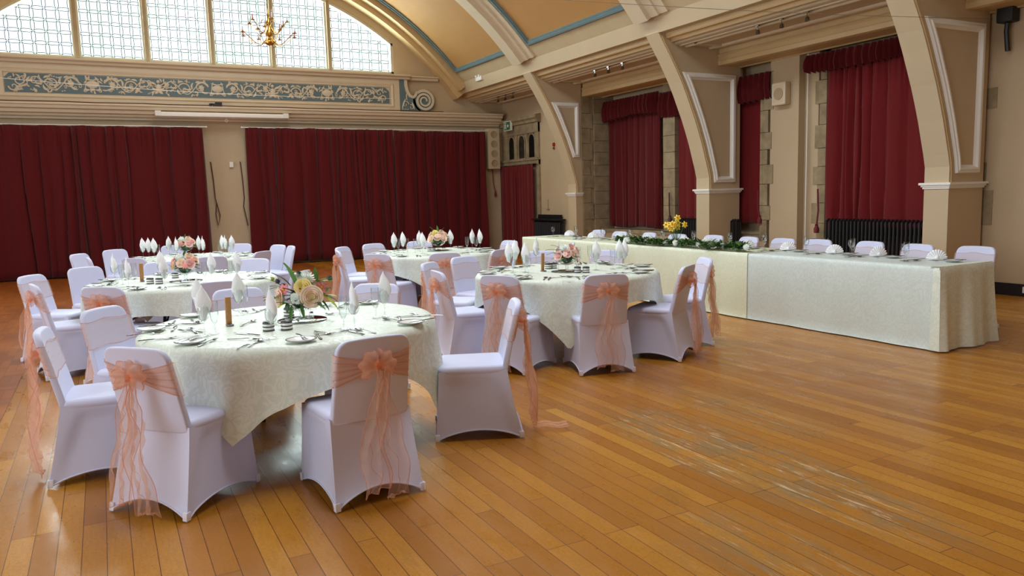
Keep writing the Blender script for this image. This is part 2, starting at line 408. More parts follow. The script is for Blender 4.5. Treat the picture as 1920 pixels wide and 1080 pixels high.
def stone_blocks(name, label, fn, z0, z1, hs=(.30, .38, .26, .34), wmin=.14, wmax=.26, seed=1):
    """quoin stones: fn(mb, width, za, zb)"""
    rnd = random.Random(seed); mb = MB(); z = z0; k = 0
    while z < z1:
        h = min(rnd.choice(hs), z1-z); wd = wmax if k % 2 else wmin; wd *= rnd.uniform(.85, 1.15)
        fn(mb, wd, z+.004, z+h-.004); z += h; k += 1
    return struct(mb.build(name, 'stone', smooth=False), label, 'stone quoins')
# stones: on the return face beside the far pier, mullion, jambs
stone_blocks('trim_stone', 'pale stone quoins of the first window jamb', lambda m, wd, a, b: m.box(9.89, 9.98+wd, 15.12, 15.19, a, b), .5, 3.75, wmin=.12, wmax=.2, seed=3)
stone_blocks('trim_stone', 'deep stone reveal of the first window', lambda m, wd, a, b: m.box(10.2, 10.75, 15.10, 15.16, a, b), .5, 3.75, wmin=.2, wmax=.2, seed=4)
stone_blocks('trim_stone', 'stone mullion between the two curtained windows', lambda m, wd, a, b: m.box(XW+.02, 10.75, 12.58, 12.95, a, b), .62, 3.75, wmin=.3, wmax=.3, seed=5)
stone_blocks('trim_stone', 'stone quoins right of the second window', lambda m, wd, a, b: (m.box(XW-.015, 10.7, 10.16-.0, 10.22, a, b), m.box(XW-.012, XW+.1, 10.16-wd*.8, 10.2, a, b)), .62, 3.5, seed=6)
stone_blocks('trim_stone', 'stone quoins left of the third window', lambda m, wd, a, b: m.box(XW+.135, 10.74, 8.93, 8.93+wd, a, b), .62, 3.6, seed=7)
mb = MB()
for za, zb, yy in ((2.45, 2.72, 6.2), (1.45, 1.75, 6.3), (.92, 1.38, 6.2)): mb.box(XW+.04, XW+.1, yy-.06, 6.5, za, zb)
struct(mb.build('trim_stone', 'stone', smooth=False), 'single stone quoins showing on the wall beside the nearest pier', 'stone quoins')
mb = MB(); mb.box(XW+.02, 10.75, 9.98+.2, 15.1, .56, .64); mb.box(XW+.14, 10.75, 6.4, 8.95, .56, .64)
struct(mb.build('trim_sill', 'stone', smooth=False), 'stone sills under the side windows', 'sill')
mb = MB(); mb.box(XW+.02, XW+.1, YR, 6.2, 0, .16); mb.box(XW+.13, XW+.2, 6.2, 9.3, 0, .16)
struct(mb.build('baseboard_right', 'black_iron', smooth=False), 'black skirting board along the right wall', 'baseboard')
mb = MB().box(XW+.0, XW+.025, 5.55, 5.68, .05, .13)
tag(mb.build('wall_socket', 'white_plastic', smooth=False), 'white socket plate on the black skirting at far right', 'socket')
mb = MB(); mb.tube([(XW+.09, 9.28, 0.0), (XW+.09, 9.28, 3.7)], .010, 8)
tag(mb.build('wall_pipe', 'white_trim'), 'thin white vertical pipe on the aisle wall left of the third window', 'pipe')

# aisle beam, ceiling and coffers (profile in x,z extruded along y)
def zprof(name, pts, y0, y1, m, label):
    global n_
    o = MB().prism(pts, y0, y1).build('trim_%d' % n_, m, smooth=False); n_ += 1
    return struct(o, label, 'trim')
zprof('b', [(8.57, 4.15), (8.46, 4.42), (8.46, 4.7), (8.90, 4.7), (8.90, 4.16), (8.72, 4.16), (8.72, 4.15)], YR, YB, 'wall_cream', 'long cream beam running above the piers')
zprof('b', [(8.72, 4.165), (8.72, 4.085), (8.735, 4.065), (8.83, 4.07), (8.83, 4.025), (8.845, 4.01), (8.86, 4.03), (8.93, 4.03), (8.93, 4.2), (8.72, 4.2)], YR, YB, 'gold_paint', 'stepped gold coloured moulding behind the beam')
zprof('b', [(8.92, 4.035), (8.92, 3.985), (8.96, 3.97), (9.93, 3.97), (9.93, 4.42), (8.92, 4.42)], YR, YB, 'wall_cream', 'flat plaster ceiling of the right aisle')
ybays = [(15.5, 18.95), (11.06, 15.12), (6.6, 10.69), (2.16, 6.22), (-2.2, 1.78)]
for (y0, y1) in ybays:
    cf = MB()
    for x, ww, h in ((9.0, .05, .02), (9.12, .09, .035), (9.66, .09, .035), (9.80, .05, .02)):
        cf.prism([(x, 3.98), (x, 3.97-h*.5), (x+ww*.25, 3.97-h), (x+ww*.6, 3.97-h), (x+ww, 3.97-h*.3), (x+ww, 3.98)], y0, y1)
    cf.box(9.12, 9.75, y0+.25, y0+.32, 3.94, 3.98); cf.box(9.12, 9.75, y1-.32, y1-.25, 3.94, 3.98)
    struct(cf.build('trim_%d' % n_, 'trim_paint', smooth=False), 'cream moulded coffer in the aisle ceiling', 'trim'); n_ += 1
zprof('b', [(9.925, 3.98), (9.925, 3.875), (9.90, 3.865), (9.89, 3.835), (9.91, 3.82), (9.90, 3.76), (9.89, 3.74), (9.90, 3.675), (9.97, 3.665), (9.98, 3.68), (10.40, 3.68), (10.43, 3.66), (10.46, 3.68), (10.46, 4.42), (9.925, 4.42)], YR, 15.14, 'gold_paint', 'second long gold-cream beam in front of the windows')
mb = MB(); mb.box(10.46, 11.2, YR, 15.2, 4.0, 4.42)
struct(mb.build('trim_%d' % n_, 'wall_cream', smooth=False), 'narrow ceiling strip over the window recesses', 'ceiling'); n_ += 1
mb = MB(); mb.box(9.93, 11.2, 15.1, YB, 3.97, 4.42)
struct(mb.build('trim_%d' % n_, 'wall_cream', smooth=False), 'ceiling strip at the far end of the aisle', 'ceiling'); n_ += 1

# piers with curved inner face
CRV = [(9.70, 0), (9.70, 1.47), (9.70, 1.70), (9.66, 1.86), (9.60, 2.05), (9.53, 2.28), (9.45, 2.5), (9.36, 2.73), (9.26, 2.95), (9.17, 3.15), (9.06, 3.37), (8.95, 3.56), (8.84, 3.74), (8.70, 3.95), (8.56, 4.16)]
def curx(z):
    for (xa, za), (xb, zb) in zip(CRV, CRV[1:]):
        if za <= z <= zb: return xa+(xb-xa)*(z-za)/(zb-za)
    return CRV[-1][0]
for k, p in enumerate(PY):
    xr = 9.88 if k == 0 else 10.43
    root = MB()
    P = CRV+[(8.56, 4.4), (xr, 4.4), (xr, 0)]
    # strips so the concave outline stays clean
    for (xa, za), (xb, zb) in zip(CRV, CRV[1:]): root.prism([(xa, za), (xr, za), (xr, zb), (xb, zb)], p, p+PT)
    root.prism([(8.56, 4.16), (xr, 4.16), (xr, 4.4), (8.56, 4.4)], p, p+PT)
    which = ['farthest', 'middle', 'nearest', 'unseen', 'unseen rear'][k]
    pier = struct(root.build('arch_pier', 'wall_cream', angle=30), which+' cream pier with a curved arch bracket', 'pier')
    bead = MB(); off = [(curx(z)+.035, p-.004, z) for z in [1.5+.13*i for i in range(21)]]
    bead.tube(off, .011, 6); bead.tube([(x+.03, y, z) for x, y, z in off], .008, 6)
    bead.build('edge_bead', 'gold_paint', pier)
    cp = MB()
    for z0, z1, e in ((1.42, 1.45, .015), (1.445, 1.475, .03), (1.47, 1.50, .05)): cp.box(9.70-e, xr+(e if k else 0), p-e, p+PT+e, z0, z1)
    cp.build('capital', 'white_trim', pier, smooth=False)
    # white panel moulding on near face
    xo = 9.81 if k == 0 else 10.31; xi = 9.70 if k == 0 else 10.19
    zb = 2.30 if k == 0 else 1.61
    zt = 3.53
    ns = 12
    outer = []; inner = []
    lo_x = curx(zb)+(.10 if k else .12)
    for i in range(ns+1):
        t = i/ns; z = zb+(zt-zb)*t; zi = zb+.11+(zt-.12-zb-.11)*t
        outer.append((max(curx(z)+.11, 0), z)); inner.append((min(curx(zi)+.21+.04*t, xi-.004), zi))
    outer = outer+[(xo, zt), (xo, zb)]; inner = inner+[(xi, zt-.12), (xi, zb+.11)]
    pm = MB(); n2 = len(outer)
    prof = [(0, 0), (.10, .034), (.34, .036), (.46, .050), (.68, .048), (.80, .020), (1, 0)]
    for (ta, da), (tb, db) in zip(prof, prof[1:]):
        for i in range(n2):
            j = (i+1) % n2
            def Q(o_, i_, t, d): return (o_[0]+(i_[0]-o_[0])*t, p-.001-d, o_[1]+(i_[1]-o_[1])*t)
            pm.add([Q(outer[i], inner[i], ta, da), Q(outer[j], inner[j], ta, da), Q(outer[j], inner[j], tb, db), Q(outer[i], inner[i], tb, db)], [(0, 1, 2, 3)])
    pm.build('panel_moulding', 'white_trim', pier, smooth=False)

# ------------------------------------------------------------------ lunette window
win = struct(empty('window_1', (0, YB, 0)), 'large arched leaded window above the frieze', 'window')
mull = [-.17, 1.17, 2.52, 3.86, 5.20]
edges = [WL]+mull+[WR_]
fr = MB()
arc = [(x, arcz(x, RW)) for x in [WL+(WR_-WL)*i/60 for i in range(61)]]
for (xa, za), (xb, zb_) in zip(arc, arc[1:]):
    fr.prism([(xa, za-.07), (xb, zb_-.07), (xb, zb_+.01), (xa, za+.01)], .02, .16)
fr.box(WL, WL+.06, .02, .16, WS, arcz(WL, RW)); fr.box(WR_-.06, WR_, .02, .16, WS, arcz(WR_, RW)); fr.box(WL, WR_, .02, .16, WS, WS+.05)
fr.build('window_frame', 'timber_frame', win, smooth=False)
for x in mull:
    m = MB(); m.box(x-.075, x+.075, .06, .16, WS, arcz(x, RW)-.02); m.box(x-.035, x+.035, -.02, .08, WS, arcz(x, RW)-.02, 1)
    m.build('mullion', ['timber_frame', 'mullion'], win, smooth=False)
for a, b in zip(edges, edges[1:]):
    xa, xb = a+.075, b-.075; g = MB(); nn = 10
    for i in range(nn):
        x0 = xa+(xb-xa)*i/nn; x1 = xa+(xb-xa)*(i+1)/nn
        g.prism([(x0, WS+.05), (x1, WS+.05), (x1, arcz(x1, RW)-.06), (x0, arcz(x0, RW)-.06)], .118, .122)
    pane = g.build('pane', 'window_pane', win, smooth=False)
    ld = MB(); nc = 6; pw = (xb-xa)/nc; ph = .235; r = .0075; y = .108
    def inside(x, z): return z < arcz(x, RW)-.06 and xa <= x <= xb
    def bar(x0, z0, x1, z1):
        if inside(x0, z0) and inside(x1, z1): ld.box(min(x0, x1)-r, max(x0, x1)+r, y-.004, y+.004, min(z0, z1)-r, max(z0, z1)+r) if (x0 == x1 or z0 == z1) else ld.tube([(x0, y, z0), (x1, y, z1)], r, 4)
    sw = .30*pw; sh = .30*ph; nr = int(3/ph); cc = .022
    for i in range(nc+1):
        for j in range(nr):
            cx = xa+i*pw; cz = WS+.06+j*ph
            # strips between squares: two parallel leads with a small octagon at each crossing
            for s_ in (-1, 1):
                bar(cx+s_*sw/2, cz+sh/2+cc, cx+s_*sw/2, cz+ph-sh/2-cc)
                if i < nc: bar(cx+sw/2+cc, cz+s_*sh/2, cx+pw-sw/2-cc, cz+s_*sh/2)
                for t_ in (-1, 1):
                    bar(cx+s_*sw/2, cz+t_*(sh/2+cc), cx+s_*.008, cz+t_*.006) if inside(cx, cz+.05) else None
                    bar(cx+s_*(sw/2+cc), cz+t_*sh/2, cx+s_*.008, cz+t_*.006) if inside(cx, cz+.05) else None
    ld.build('leading', 'lead', pane, smooth=False)

# ------------------------------------------------------------------ frieze and cornice on the back wall
def mprof(pts, x0, x1, m, label, cat='trim'):
    """profile in (y,z) extruded along x"""
    global n_
    o = MB().prism(pts, x0, x1, 'x').build('trim_%d' % n_, m, smooth=False); n_ += 1
    return struct(o, label, cat)
mprof([(YB, 3.33), (18.97, 3.34), (18.95, 3.38), (18.90, 3.40), (18.88, 3.44), (18.82, 3.46), (18.80, 3.52), (18.74, 3.54), (18.72, 3.60), (18.69, 3.61), (18.69, 3.645), (YB, 3.645)], -6, 9.72, 'trim_paint', 'cream moulded cornice above the stage curtains', 'cornice')
mprof([(YB, 4.44), (18.86, 4.46), (18.84, 4.50), (18.78, 4.53), (18.78, 4.57), (YB, 4.61)], -2.0, 7.16, 'trim_paint', 'moulded sill ledge under the arched window', 'ledge')
mprof([(YB, 4.45), (18.95, 4.46), (18.93, 4.51), (18.89, 4.53), (18.89, 4.56), (YB, 4.57)], 7.16, 7.98, 'trim_paint', 'short ledge running right from the window sill', 'ledge')
fz = MB(); fz.box(-1.8, 6.9, 18.93, YB, 3.66, 4.46)
struct(fz.build('trim_frieze', 'trim_paint', smooth=False), 'raised cream panel carrying the frieze', 'frieze')
fb = MB()
for o_, i_, d0, d1 in ((0, .04, .0, .03), (.04, .09, .03, .012), (.09, .12, .012, .022)):
    A = (-1.52-.14+o_, 6.62+.14-o_, 3.86-.10+o_*.75, 4.24+.11-o_*.75); B = (-1.52-.14+i_, 6.62+.14-i_, 3.86-.10+i_*.75, 4.24+.11-i_*.75)
    ca = [(A[0], A[2]), (A[1], A[2]), (A[1], A[3]), (A[0], A[3])]; cb = [(B[0], B[2]), (B[1], B[2]), (B[1], B[3]), (B[0], B[3])]
    for i in range(4):
        j = (i+1) % 4
        fb.add([(ca[i][0], 18.93-d0, ca[i][1]), (ca[j][0], 18.93-d0, ca[j][1]), (cb[j][0], 18.93-d1, cb[j][1]), (cb[i][0], 18.93-d1, cb[i][1])], [(0, 1, 2, 3)])
struct(fb.build('trim_frieze', 'trim_paint', smooth=False), 'mitred moulding around the blue frieze', 'frieze')
FX0, FX1, FZ0, FZ1 = -1.52, 6.62, 3.86, 4.24
fp = MB(); c_ = .09
fp.prism([(FX0, FZ0), (FX1, FZ0), (FX1, FZ1-c_), (FX1-c_, FZ1), (FX0+c_, FZ1), (FX0, FZ1-c_)], 18.918, 18.935)
frz = struct(fp.build('trim_frieze', 'frieze_blue', smooth=False), 'blue-grey frieze panel with cream scrolling relief', 'frieze')
rl = MB(); YF = 18.915
def stroke(pts, w0, w1, wm=None):
    n = len(pts); rr = []
    for i in range(n):
        t = i/(n-1); wq = w0+(w1-w0)*t
        if wm: wq = w0*(1-t)**2+2*wm*t*(1-t)+w1*t*t
        rr.append(max(wq, .002))
    # flattened relief tube
    vs = []; m = 6
    for i, (x, z) in enumerate(pts):
        xa, za = pts[max(i-1, 0)]; xb, zb_ = pts[min(i+1, n-1)]
        tx, tz = xb-xa, zb_-za; l = sqrt(tx*tx+tz*tz) or 1; nx_, nz_ = -tz/l, tx/l
        for k in range(m):
            a = pi*k/(m-1); vs.append((x+nx_*cos(a)*rr[i], YF-sin(a)*min(rr[i], .014)-.001, z+nz_*cos(a)*rr[i]))
    rl.add(vs, [(i*m+k, i*m+k+1, (i+1)*m+k+1, (i+1)*m+k) for i in range(n-1) for k in range(m-1)])
def spiral(cx, cz, r0, turns, a_start, dirn, w0=.016, w1=.009, n=30, rend=.12):
    stroke([(cx+r0*(1-(1-rend)*t)*cos(a_start+dirn*2*pi*turns*t), cz+r0*(1-(1-rend)*t)*sin(a_start+dirn*2*pi*turns*t)) for t in [i/n for i in range(n+1)]], w0, w1)
def blob(cx, cz, rx, rz): 
    n = 14; rl.add([(cx, YF-.016, cz)]+[(cx+rx*.6*cos(2*pi*i/n), YF-.012, cz+rz*.6*sin(2*pi*i/n)) for i in range(n)]+[(cx+rx*cos(2*pi*i/n), YF, cz+rz*sin(2*pi*i/n)) for i in range(n)],
        [(0, 1+i, 1+(i+1) % n) for i in range(n)]+[(1+i, n+1+i, n+1+(i+1) % n, 1+(i+1) % n) for i in range(n)])
def leafs(x, z, a, L_, w_=.02, bend=.6):
    stroke([(x+L_*t*cos(a+bend*t), z+L_*t*sin(a+bend*t)) for t in [i/8 for i in range(9)]], .004, .003, w_*2)
zm = (FZ0+FZ1)/2; rnd = random.Random(4)
def motif(cx, mir):
    """one 1.36 m unit: scroll, rosette, swag leaves; mir = +-1"""
    X = lambda d: cx+mir*d
    def sp(d, cz, r, tu, a, di, **k): spiral(X(d), cz, r, tu, a if mir > 0 else pi-a, di*mir, **k)
    def lf(d, z, a, L_, w_=.02, b=.6): leafs(X(d), z, a if mir > 0 else pi-a, L_, w_, b*mir)
    sp(.18, zm+.02, .15, 1.15, pi*.9, -1); blob(X(.18), zm+.02, .055, .055)
    for q in range(6): lf(.18, zm+.02, q*pi/3+.4, .075, .012, .5)
    sp(.52, zm-.02, .14, 1.2, pi*.1, 1); blob(X(.52), zm-.02, .03, .03)
    sp(.82, zm+.04, .12, 1.1, pi*1.2, -1)
    stroke([(X(.03+.9*t), zm+.13*sin(2*pi*t*1.4+.3)) for t in [i/30 for i in range(31)]], .014, .010)
    for d, z, a, l in ((.3, .12, 2.3, .12), (.36, -.02, .9, .15), (.38, .0, -.9, .14), (.66, .1, 2.1, .12), (.68, .02, -.8, .15), (.7, .05, .5, .13), (.95, 0, 1.2, .14), (.95, 0, -1.2, .14), (.05, -.1, -.3, .15), (.6, -.14, .2, .14), (.08, .13, .5, .1)):
        lf(d, zm+z, a, l, .022, .8)
    for d, z in ((.43, .13), (.47, .145), (.51, .15), (.9, -.13), (.87, -.145), (.3, -.14), (.34, -.15)): blob(X(d), zm+z, .016, .016)
def urn(cx):
    blob(cx, zm+.01, .12, .075); blob(cx, zm-.10, .05, .03); stroke([(cx-.13, zm+.12), (cx, zm+.09), (cx+.13, zm+.12)], .012, .012, .022)
    for s_ in (-1, 1):
        stroke([(cx+s_*(.08+.08*t), zm+.15-.28*t+.03*sin(6*t)) for t in [i/10 for i in range(11)]], .012, .008)
        spiral(cx+s_*.15, zm-.12, .05, 1, pi/2, s_, .01, .006)
        leafs(cx+s_*.05, zm-.1, -pi/2+s_*1.2, .12, .02, .4*s_)
def eagle(cx):
    for s_ in (-1, 1):
        for q in range(4): leafs(cx+s_*.03, zm-.02+.02*q, (pi/2-s_*(.45+.28*q)), .2-.02*q, .024, -.5*s_)
        leafs(cx, zm-.06, -pi/2+s_*.5, .12, .03, .3*s_)
    blob(cx, zm-.02, .055, .09); blob(cx, zm+.12, .035, .035)
for s_ in (-1, 1):
    motif(XC+s_*.16, s_); motif(XC+s_*2.3, -s_); motif(XC+s_*2.72, s_)
    eagle(XC+s_*1.22); urn(XC+s_*2.5)
    spiral(XC+s_*3.82, zm+.05, .10, 1.1, 0, s_); spiral(XC+s_*3.92, zm-.08, .09, 1.1, pi, -s_)
    leafs(XC+s_*3.7, zm+.1, pi/2+s_*.3, .12); leafs(XC+s_*3.75, zm-.14, pi/2-s_*1.3, .2)
urn(XC)
for q in range(70):
    x = rnd.uniform(.2, 3.95); z = rnd.choice((-1, 1))*rnd.uniform(.09, .15); aa = rnd.uniform(0, 6.28); l = rnd.uniform(.07, .13); bb = rnd.uniform(-1.2, 1.2)
    for s_ in (-1, 1): leafs(XC+s_*x, zm+z*.85, aa if s_ > 0 else pi-aa, l, .017, bb*s_)
for q in range(26):
    x = rnd.uniform(.3, 3.9); z = rnd.uniform(-.12, .12); r = rnd.uniform(.03, .05); st_ = rnd.uniform(0, 6)
    for s_ in (-1, 1): spiral(XC+s_*x, zm+z, r, 1.2, st_ if s_ > 0 else pi-st_, s_, .010, .006, n=18)
rl.v = [(x, y, min(max(z, FZ0+.004), FZ1-.004)) for x, y, z in rl.v]
rl.build('scroll_relief', 'relief', frz, smooth=True)
# scroll bracket at the right end (and its mirror)
YS = 18.93
sb = MB(); cx, cz, R = 7.56, 3.95, .30
body = [(6.9, 3.67), (7.5, 3.67), (7.36, 3.8), (7.3, 4.0), (7.28, 4.02), (7.2, 4.02), (7.1, 4.12), (7.05, 4.28), (7.04, 4.46), (6.9, 4.46)]
sb.prism(body, YS, YB-.001, m=1); sb.prism([(cx+R*cos(2*pi*i/32), cz+R*.97*sin(2*pi*i/32)) for i in range(32)], YS, YB-.001, m=1)
def ribbon(pts, w_, d=.03, m=0):
    n = len(pts); vs = []
    for i, (x, z) in enumerate(pts):
        xa, za = pts[max(i-1, 0)]; xb, zb_ = pts[min(i+1, n-1)]; l = sqrt((xb-xa)**2+(zb_-za)**2) or 1; nx_, nz_ = -(zb_-za)/l, (xb-xa)/l
        wq = w_[0]+(w_[1]-w_[0])*i/(n-1)
        for s_, y in ((-1, YS+.0), (-1, YS-d), (1, YS-d), (1, YS)): vs.append((x+nx_*s_*wq/2, y, z+nz_*s_*wq/2))
    sb.add(vs, [(i*4+k, i*4+k+1, (i+1)*4+k+1, (i+1)*4+k) for i in range(n-1) for k in range(3)]+[(0, 1, 2, 3), (n*4-4, n*4-3, n*4-2, n*4-1)], m)
sp = [(7.07, 4.45), (7.07, 4.32), (7.10, 4.18), (7.17, 4.06), (7.26, 4.03), (7.31, 4.07), (7.36, 4.16)]
sp += [(cx+(R-.03-.21*t)*cos(2.3-2*pi*2.4*t), cz+(R-.03-.21*t)*.97*sin(2.3-2*pi*2.4*t)) for t in [i/60 for i in range(61)]]
ribbon(sp, (.075, .035))
YF = YS-.002; rl = MB(); spiral(7.05, 3.85, .09, 1.2, 0, 1, .011, .007); spiral(7.2, 3.78, .07, 1.1, 2, -1, .011, .006); leafs(6.96, 3.72, 1.4, .3, .02, -.2); leafs(7.1, 3.95, 1.9, .22, .014, -.4); leafs(7.28, 3.72, 1.6, .2, .02, .3)
for q in range(6): blob(6.97+.03*q, 3.72+.012*(q % 2), .014, .014)
o = struct(sb.build('trim_scroll', ['relief', 'frieze_blue'], smooth=False), 'cream volute scroll bracket at right end of the frieze', 'scroll bracket')
rl.build('scroll_relief', 'relief', o)

# ------------------------------------------------------------------ door in the right wall, far end
dr = struct(empty('door_1', (9.88, 18.1, 0)), 'stone door surround with three dark lancet lights', 'door')
m = MB(); m.prism([(-.0, 3.28), (-.10, 3.30), (-.12, 3.36), (-.17, 3.40), (-.17, 3.47), (0, 3.50)], -1.12, 1.0, 'y')
m.v = [(x, y, z) for x, y, z in m.v]
m.build('header_cornice', 'stone', dr, smooth=False)
m = MB()
m.box(-.05, .02, -1.05, -.92, 0, 3.3); m.box(-.05, .02, .86, 1.0, 0, 3.3)
m.box(-.06, .02, -1.05, 1.0, 3.05, 3.3); m.box(-.07, .02, -1.05, 1.0, 2.24, 2.40); m.box(-.10, .0, -1.07, 1.0, 2.36, 2.41)
for y0, y1 in ((-.92, -.86), (-.48, -.38), (.0+.1, .22), (.62, .86)): m.box(-.045, .02, y0, y1, 2.4, 3.05)
m.build('stone_surround', 'stone', dr, smooth=False)
for yc in (-.67, -.19+.05, .42):
    g = MB(); wd = .17
    pts = [(yc-wd, 2.42), (yc+wd, 2.42), (yc+wd, 2.86), (yc+wd*.8, 2.96), (yc+wd*.4, 3.02), (yc-wd*.4, 3.02), (yc-wd*.8, 2.96), (yc-wd, 2.86)]
    g.prism(pts, -.02, -.012, 'x'); g.build('pane', 'dark_glass', dr, smooth=False)
    f_ = MB(); f_.tube([(-.03, a, b) for a, b in pts+[pts[0]]], .018, 6); f_.build('stone_moulding', 'stone', dr)
m = MB(); m.tube([(-.10, .95, 2.255), (-.10, -1.0, 2.255)], .014, 8); m.build('curtain_rod', 'steel_dark', dr)

# ------------------------------------------------------------------ curtains
def curtain(name, label, axis, a0_, a1_, d, z0, z1, mt, folds, amp, seed, lean=0, thick=.004, group=None, top=None, gather=0):
    """axis 'x': runs along x at y=d, faces -y; axis 'y': runs along y at x=d, faces -x"""
    rnd = random.Random(seed); nu = max(90, int(folds*16)); nv = 16
    ph = [rnd.uniform(0, 6.28) for _ in range(6)]; jit = [rnd.uniform(-.35, .35) for _ in range(int(folds)+2)]
    cuts = [0.0]
    while cuts[-1] < folds: cuts.append(cuts[-1]+rnd.choice((.45, .6, .8, 1.0, 1.3, 1.6)))
    tot = cuts[-1]; dep = [rnd.uniform(.35, 1.15) for _ in cuts]; sk = [rnd.uniform(.6, 1.6) for _ in cuts]
    def fn(u, v):
        q = u*tot+.25*sin(v*3+ph[0])*sin(u*31+ph[1])*(1-v)
        q = min(max(q, 0), tot-1e-6); i = 0
        while cuts[i+1] < q: i += 1
        f_ = (q-cuts[i])/(cuts[i+1]-cuts[i]); f_ = f_**sk[i]
        off = amp*dep[i]*1.7*(abs(sin(pi*f_))**.55-.5)*(.8+.2*(1-v)); warp = q
        off += amp*.22*sin(2*pi*folds*3*u+ph[3])*max(0, (v-.75)*4)
        off += amp*.4*sin(u*5.3+ph[4]+v)
        am = amp
        a = a0_+(a1_-a0_)*u+lean*(1-v)*((u-.5)*2)+ .25*am*cos(2*pi*warp)
        z = z0+(z1-z0)*v+(.008*sin(u*folds*3.1+ph[5]) if v > .9 else 0)+(.02*sin(u*9+ph[1]) if v < .05 else 0)
        if z < .008: z = .008
        return (a, d-off, z) if axis == 'x' else (d-off, a, z)
    mb = MB(); mb.grid(fn, nu, nv)
    o = mb.build(name, mt, None, angle=60)
    so = o.modifiers.new('s', 'SOLIDIFY'); so.thickness = thick
    return tag(o, label, 'curtain', group)
curtain('stage_curtain', 'wide dark red stage curtain at left of the back wall', 'x', -4.2, 2.18, 18.80, .01, 3.18, 'curtain_red', 20, .095, 3, lean=.03)
curtain('stage_curtain', 'dark red stage curtain, wide left piece of the right-hand pair', 'x', 3.05, 6.68, 18.78, .05, 3.19, 'curtain_red', 11, .095, 5, lean=.02)
curtain('stage_curtain', 'darker red stage curtain beside the tall cream speaker', 'x', 6.62, 9.24, 18.80, .01, 3.17, 'curtain_red', 9, .095, 8)
curtain('door_curtain', 'narrow red curtain hanging in the stone doorway, left half', 'y', 18.15, 19.03, 9.74, .03, 2.25, 'curtain_red_light', 4, .02, 11)
curtain('door_curtain', 'narrow red curtain hanging in the stone doorway, right half', 'y', 17.18, 18.13, 9.74, .03, 2.25, 'curtain_red_light', 4, .02, 12)
curtain('window_curtain', 'red curtain with a gathered pelmet at the first side window', 'y', 13.1, 15.0, XW+.1, .70, 3.2, 'curtain_red', 9, .045, 21)
curtain('window_curtain', 'red curtain half hidden behind the middle pier', 'y', 10.28, 12.56, XW+.1, .84, 3.1, 'curtain_red_light', 7, .02, 22)
curtain('window_curtain', 'tall heavy red curtain above the long radiator', 'y', 6.75, 8.86, XW+.06, .72, 3.55, 'curtain_red_light', 8, .055, 23)
def pelmet(label, y0, y1, z0, z1, seed):
    rnd = random.Random(seed); p1 = rnd.uniform(0, 6)
    def fn(u, v):
        f_ = sin(2*pi*(u*(y1-y0)*9+.4*sin(u*13+p1)))
        return (XW-.03-.07*sin(pi*min(1, max(0, v*1.02)))*.6-(.02+.03*(1-v))*f_, y0+(y1-y0)*u-.05*(1-v)*(.5-u), z0+(z1-z0)*v+.015*f_*(1-v)+.03*(1-v)*sin(u*5+p1))
    o = MB().grid(fn, 110, 10).build('curtain_pelmet', 'curtain_red', angle=60)
    so = o.modifiers.new('s', 'SOLIDIFY'); so.thickness = .004
    tag(o, label, 'pelmet')
pelmet('gathered red pelmet over the first side window', 13.05, 15.05, 3.12, 3.55, 2)
pelmet('gathered red pelmet over the window behind the middle pier', 9.98, 13.0, 3.0, 3.50, 3)
pelmet('dark gathered pelmet over the tall third window curtain', 6.65, 9.2, 3.34, 3.62, 4)
for i, (x0, x1, lb) in enumerate(((-4.2, 2.24, 'white curtain rail above the left stage curtain'), (3.0, 9.3, 'white curtain rail above the right stage curtains'))):
    m = MB(); m.tube([(x0, 18.80, 3.20), (x1, 18.80, 3.20)], .012, 8); m.sphere((x0, 18.80, 3.20), .02); m.sphere((x1, 18.80, 3.20), .02)
    for k in range(5):
        xx = x0+.2+(x1-x0-.4)*k/4; m.box(xx-.01, xx+.01, 18.80, YB+.001, 3.19, 3.21)
    tag(m.build('curtain_rail', 'white_trim'), lb, 'curtain rail')
# cords
def cord(name, label, pts, r, mt, tassel=None):
    m = MB(); m.tube(pts, r, 6)
    if tassel: m.lathe([(.001, .03), (r*2.2, .02), (r*1.6, 0), (r*3.2, -.05), (r*3, -.12), (.001, -.125)], 10, tassel)
    tag(m.build(name, mt), label, 'cord')
cord('tasselled_rope', 'brown looped cord at the right edge of the left stage curtain', [(2.30, 19.055, 2.43), (2.30, 18.98, 2.42), (2.33, 18.97, 2.0), (2.34, 18.96, 1.6), (2.38, 18.95, 1.4), (2.42, 18.96, 1.2), (2.36, 18.96, .98), (2.33, 18.96, 1.25), (2.36, 18.96, 1.5)], .012, 'cord_brown')
cord('tasselled_rope', 'brown looped cord left of the right stage curtains', [(2.95, 19.055, 2.43), (2.95, 18.98, 2.42), (2.97, 18.96, 2.0), (2.98, 18.96, 1.6), (2.95, 18.96, 1.4), (3.0, 18.96, 1.1), (3.02, 18.96, .95)], .012, 'cord_brown')
cord('tasselled_rope', 'dark red cord with tassel under the tall cream speaker', [(9.50, 19.055, 2.18), (9.50, 19.0, 2.17), (9.5, 18.99, 1.85), (9.53, 18.99, 1.7), (9.56, 18.99, 1.6)], .01, 'cord_red', (9.56, 18.99, 1.58))
cord('tasselled_rope', 'tassel cord on the stone mullion beside the daffodils', [(10.42, 12.7, 1.45), (10.42, 12.7, 1.1), (10.42, 12.68, .95)], .014, 'cord_brown', (10.42, 12.68, .95))
cord('tasselled_rope', 'tassel cord right of the curtain behind the middle pier', [(10.42, 10.24, 1.45), (10.42, 10.24, 1.15), (10.42, 10.2, .98)], .014, 'cord_red', (10.42, 10.2, .98))
cord('tasselled_rope', 'tassel cord left of the tall third window curtain', [(10.44, 8.95, 1.45), (10.44, 8.93, 1.1), (10.44, 8.96, .85)], .014, 'cord_red', (10.44, 8.96, .85))

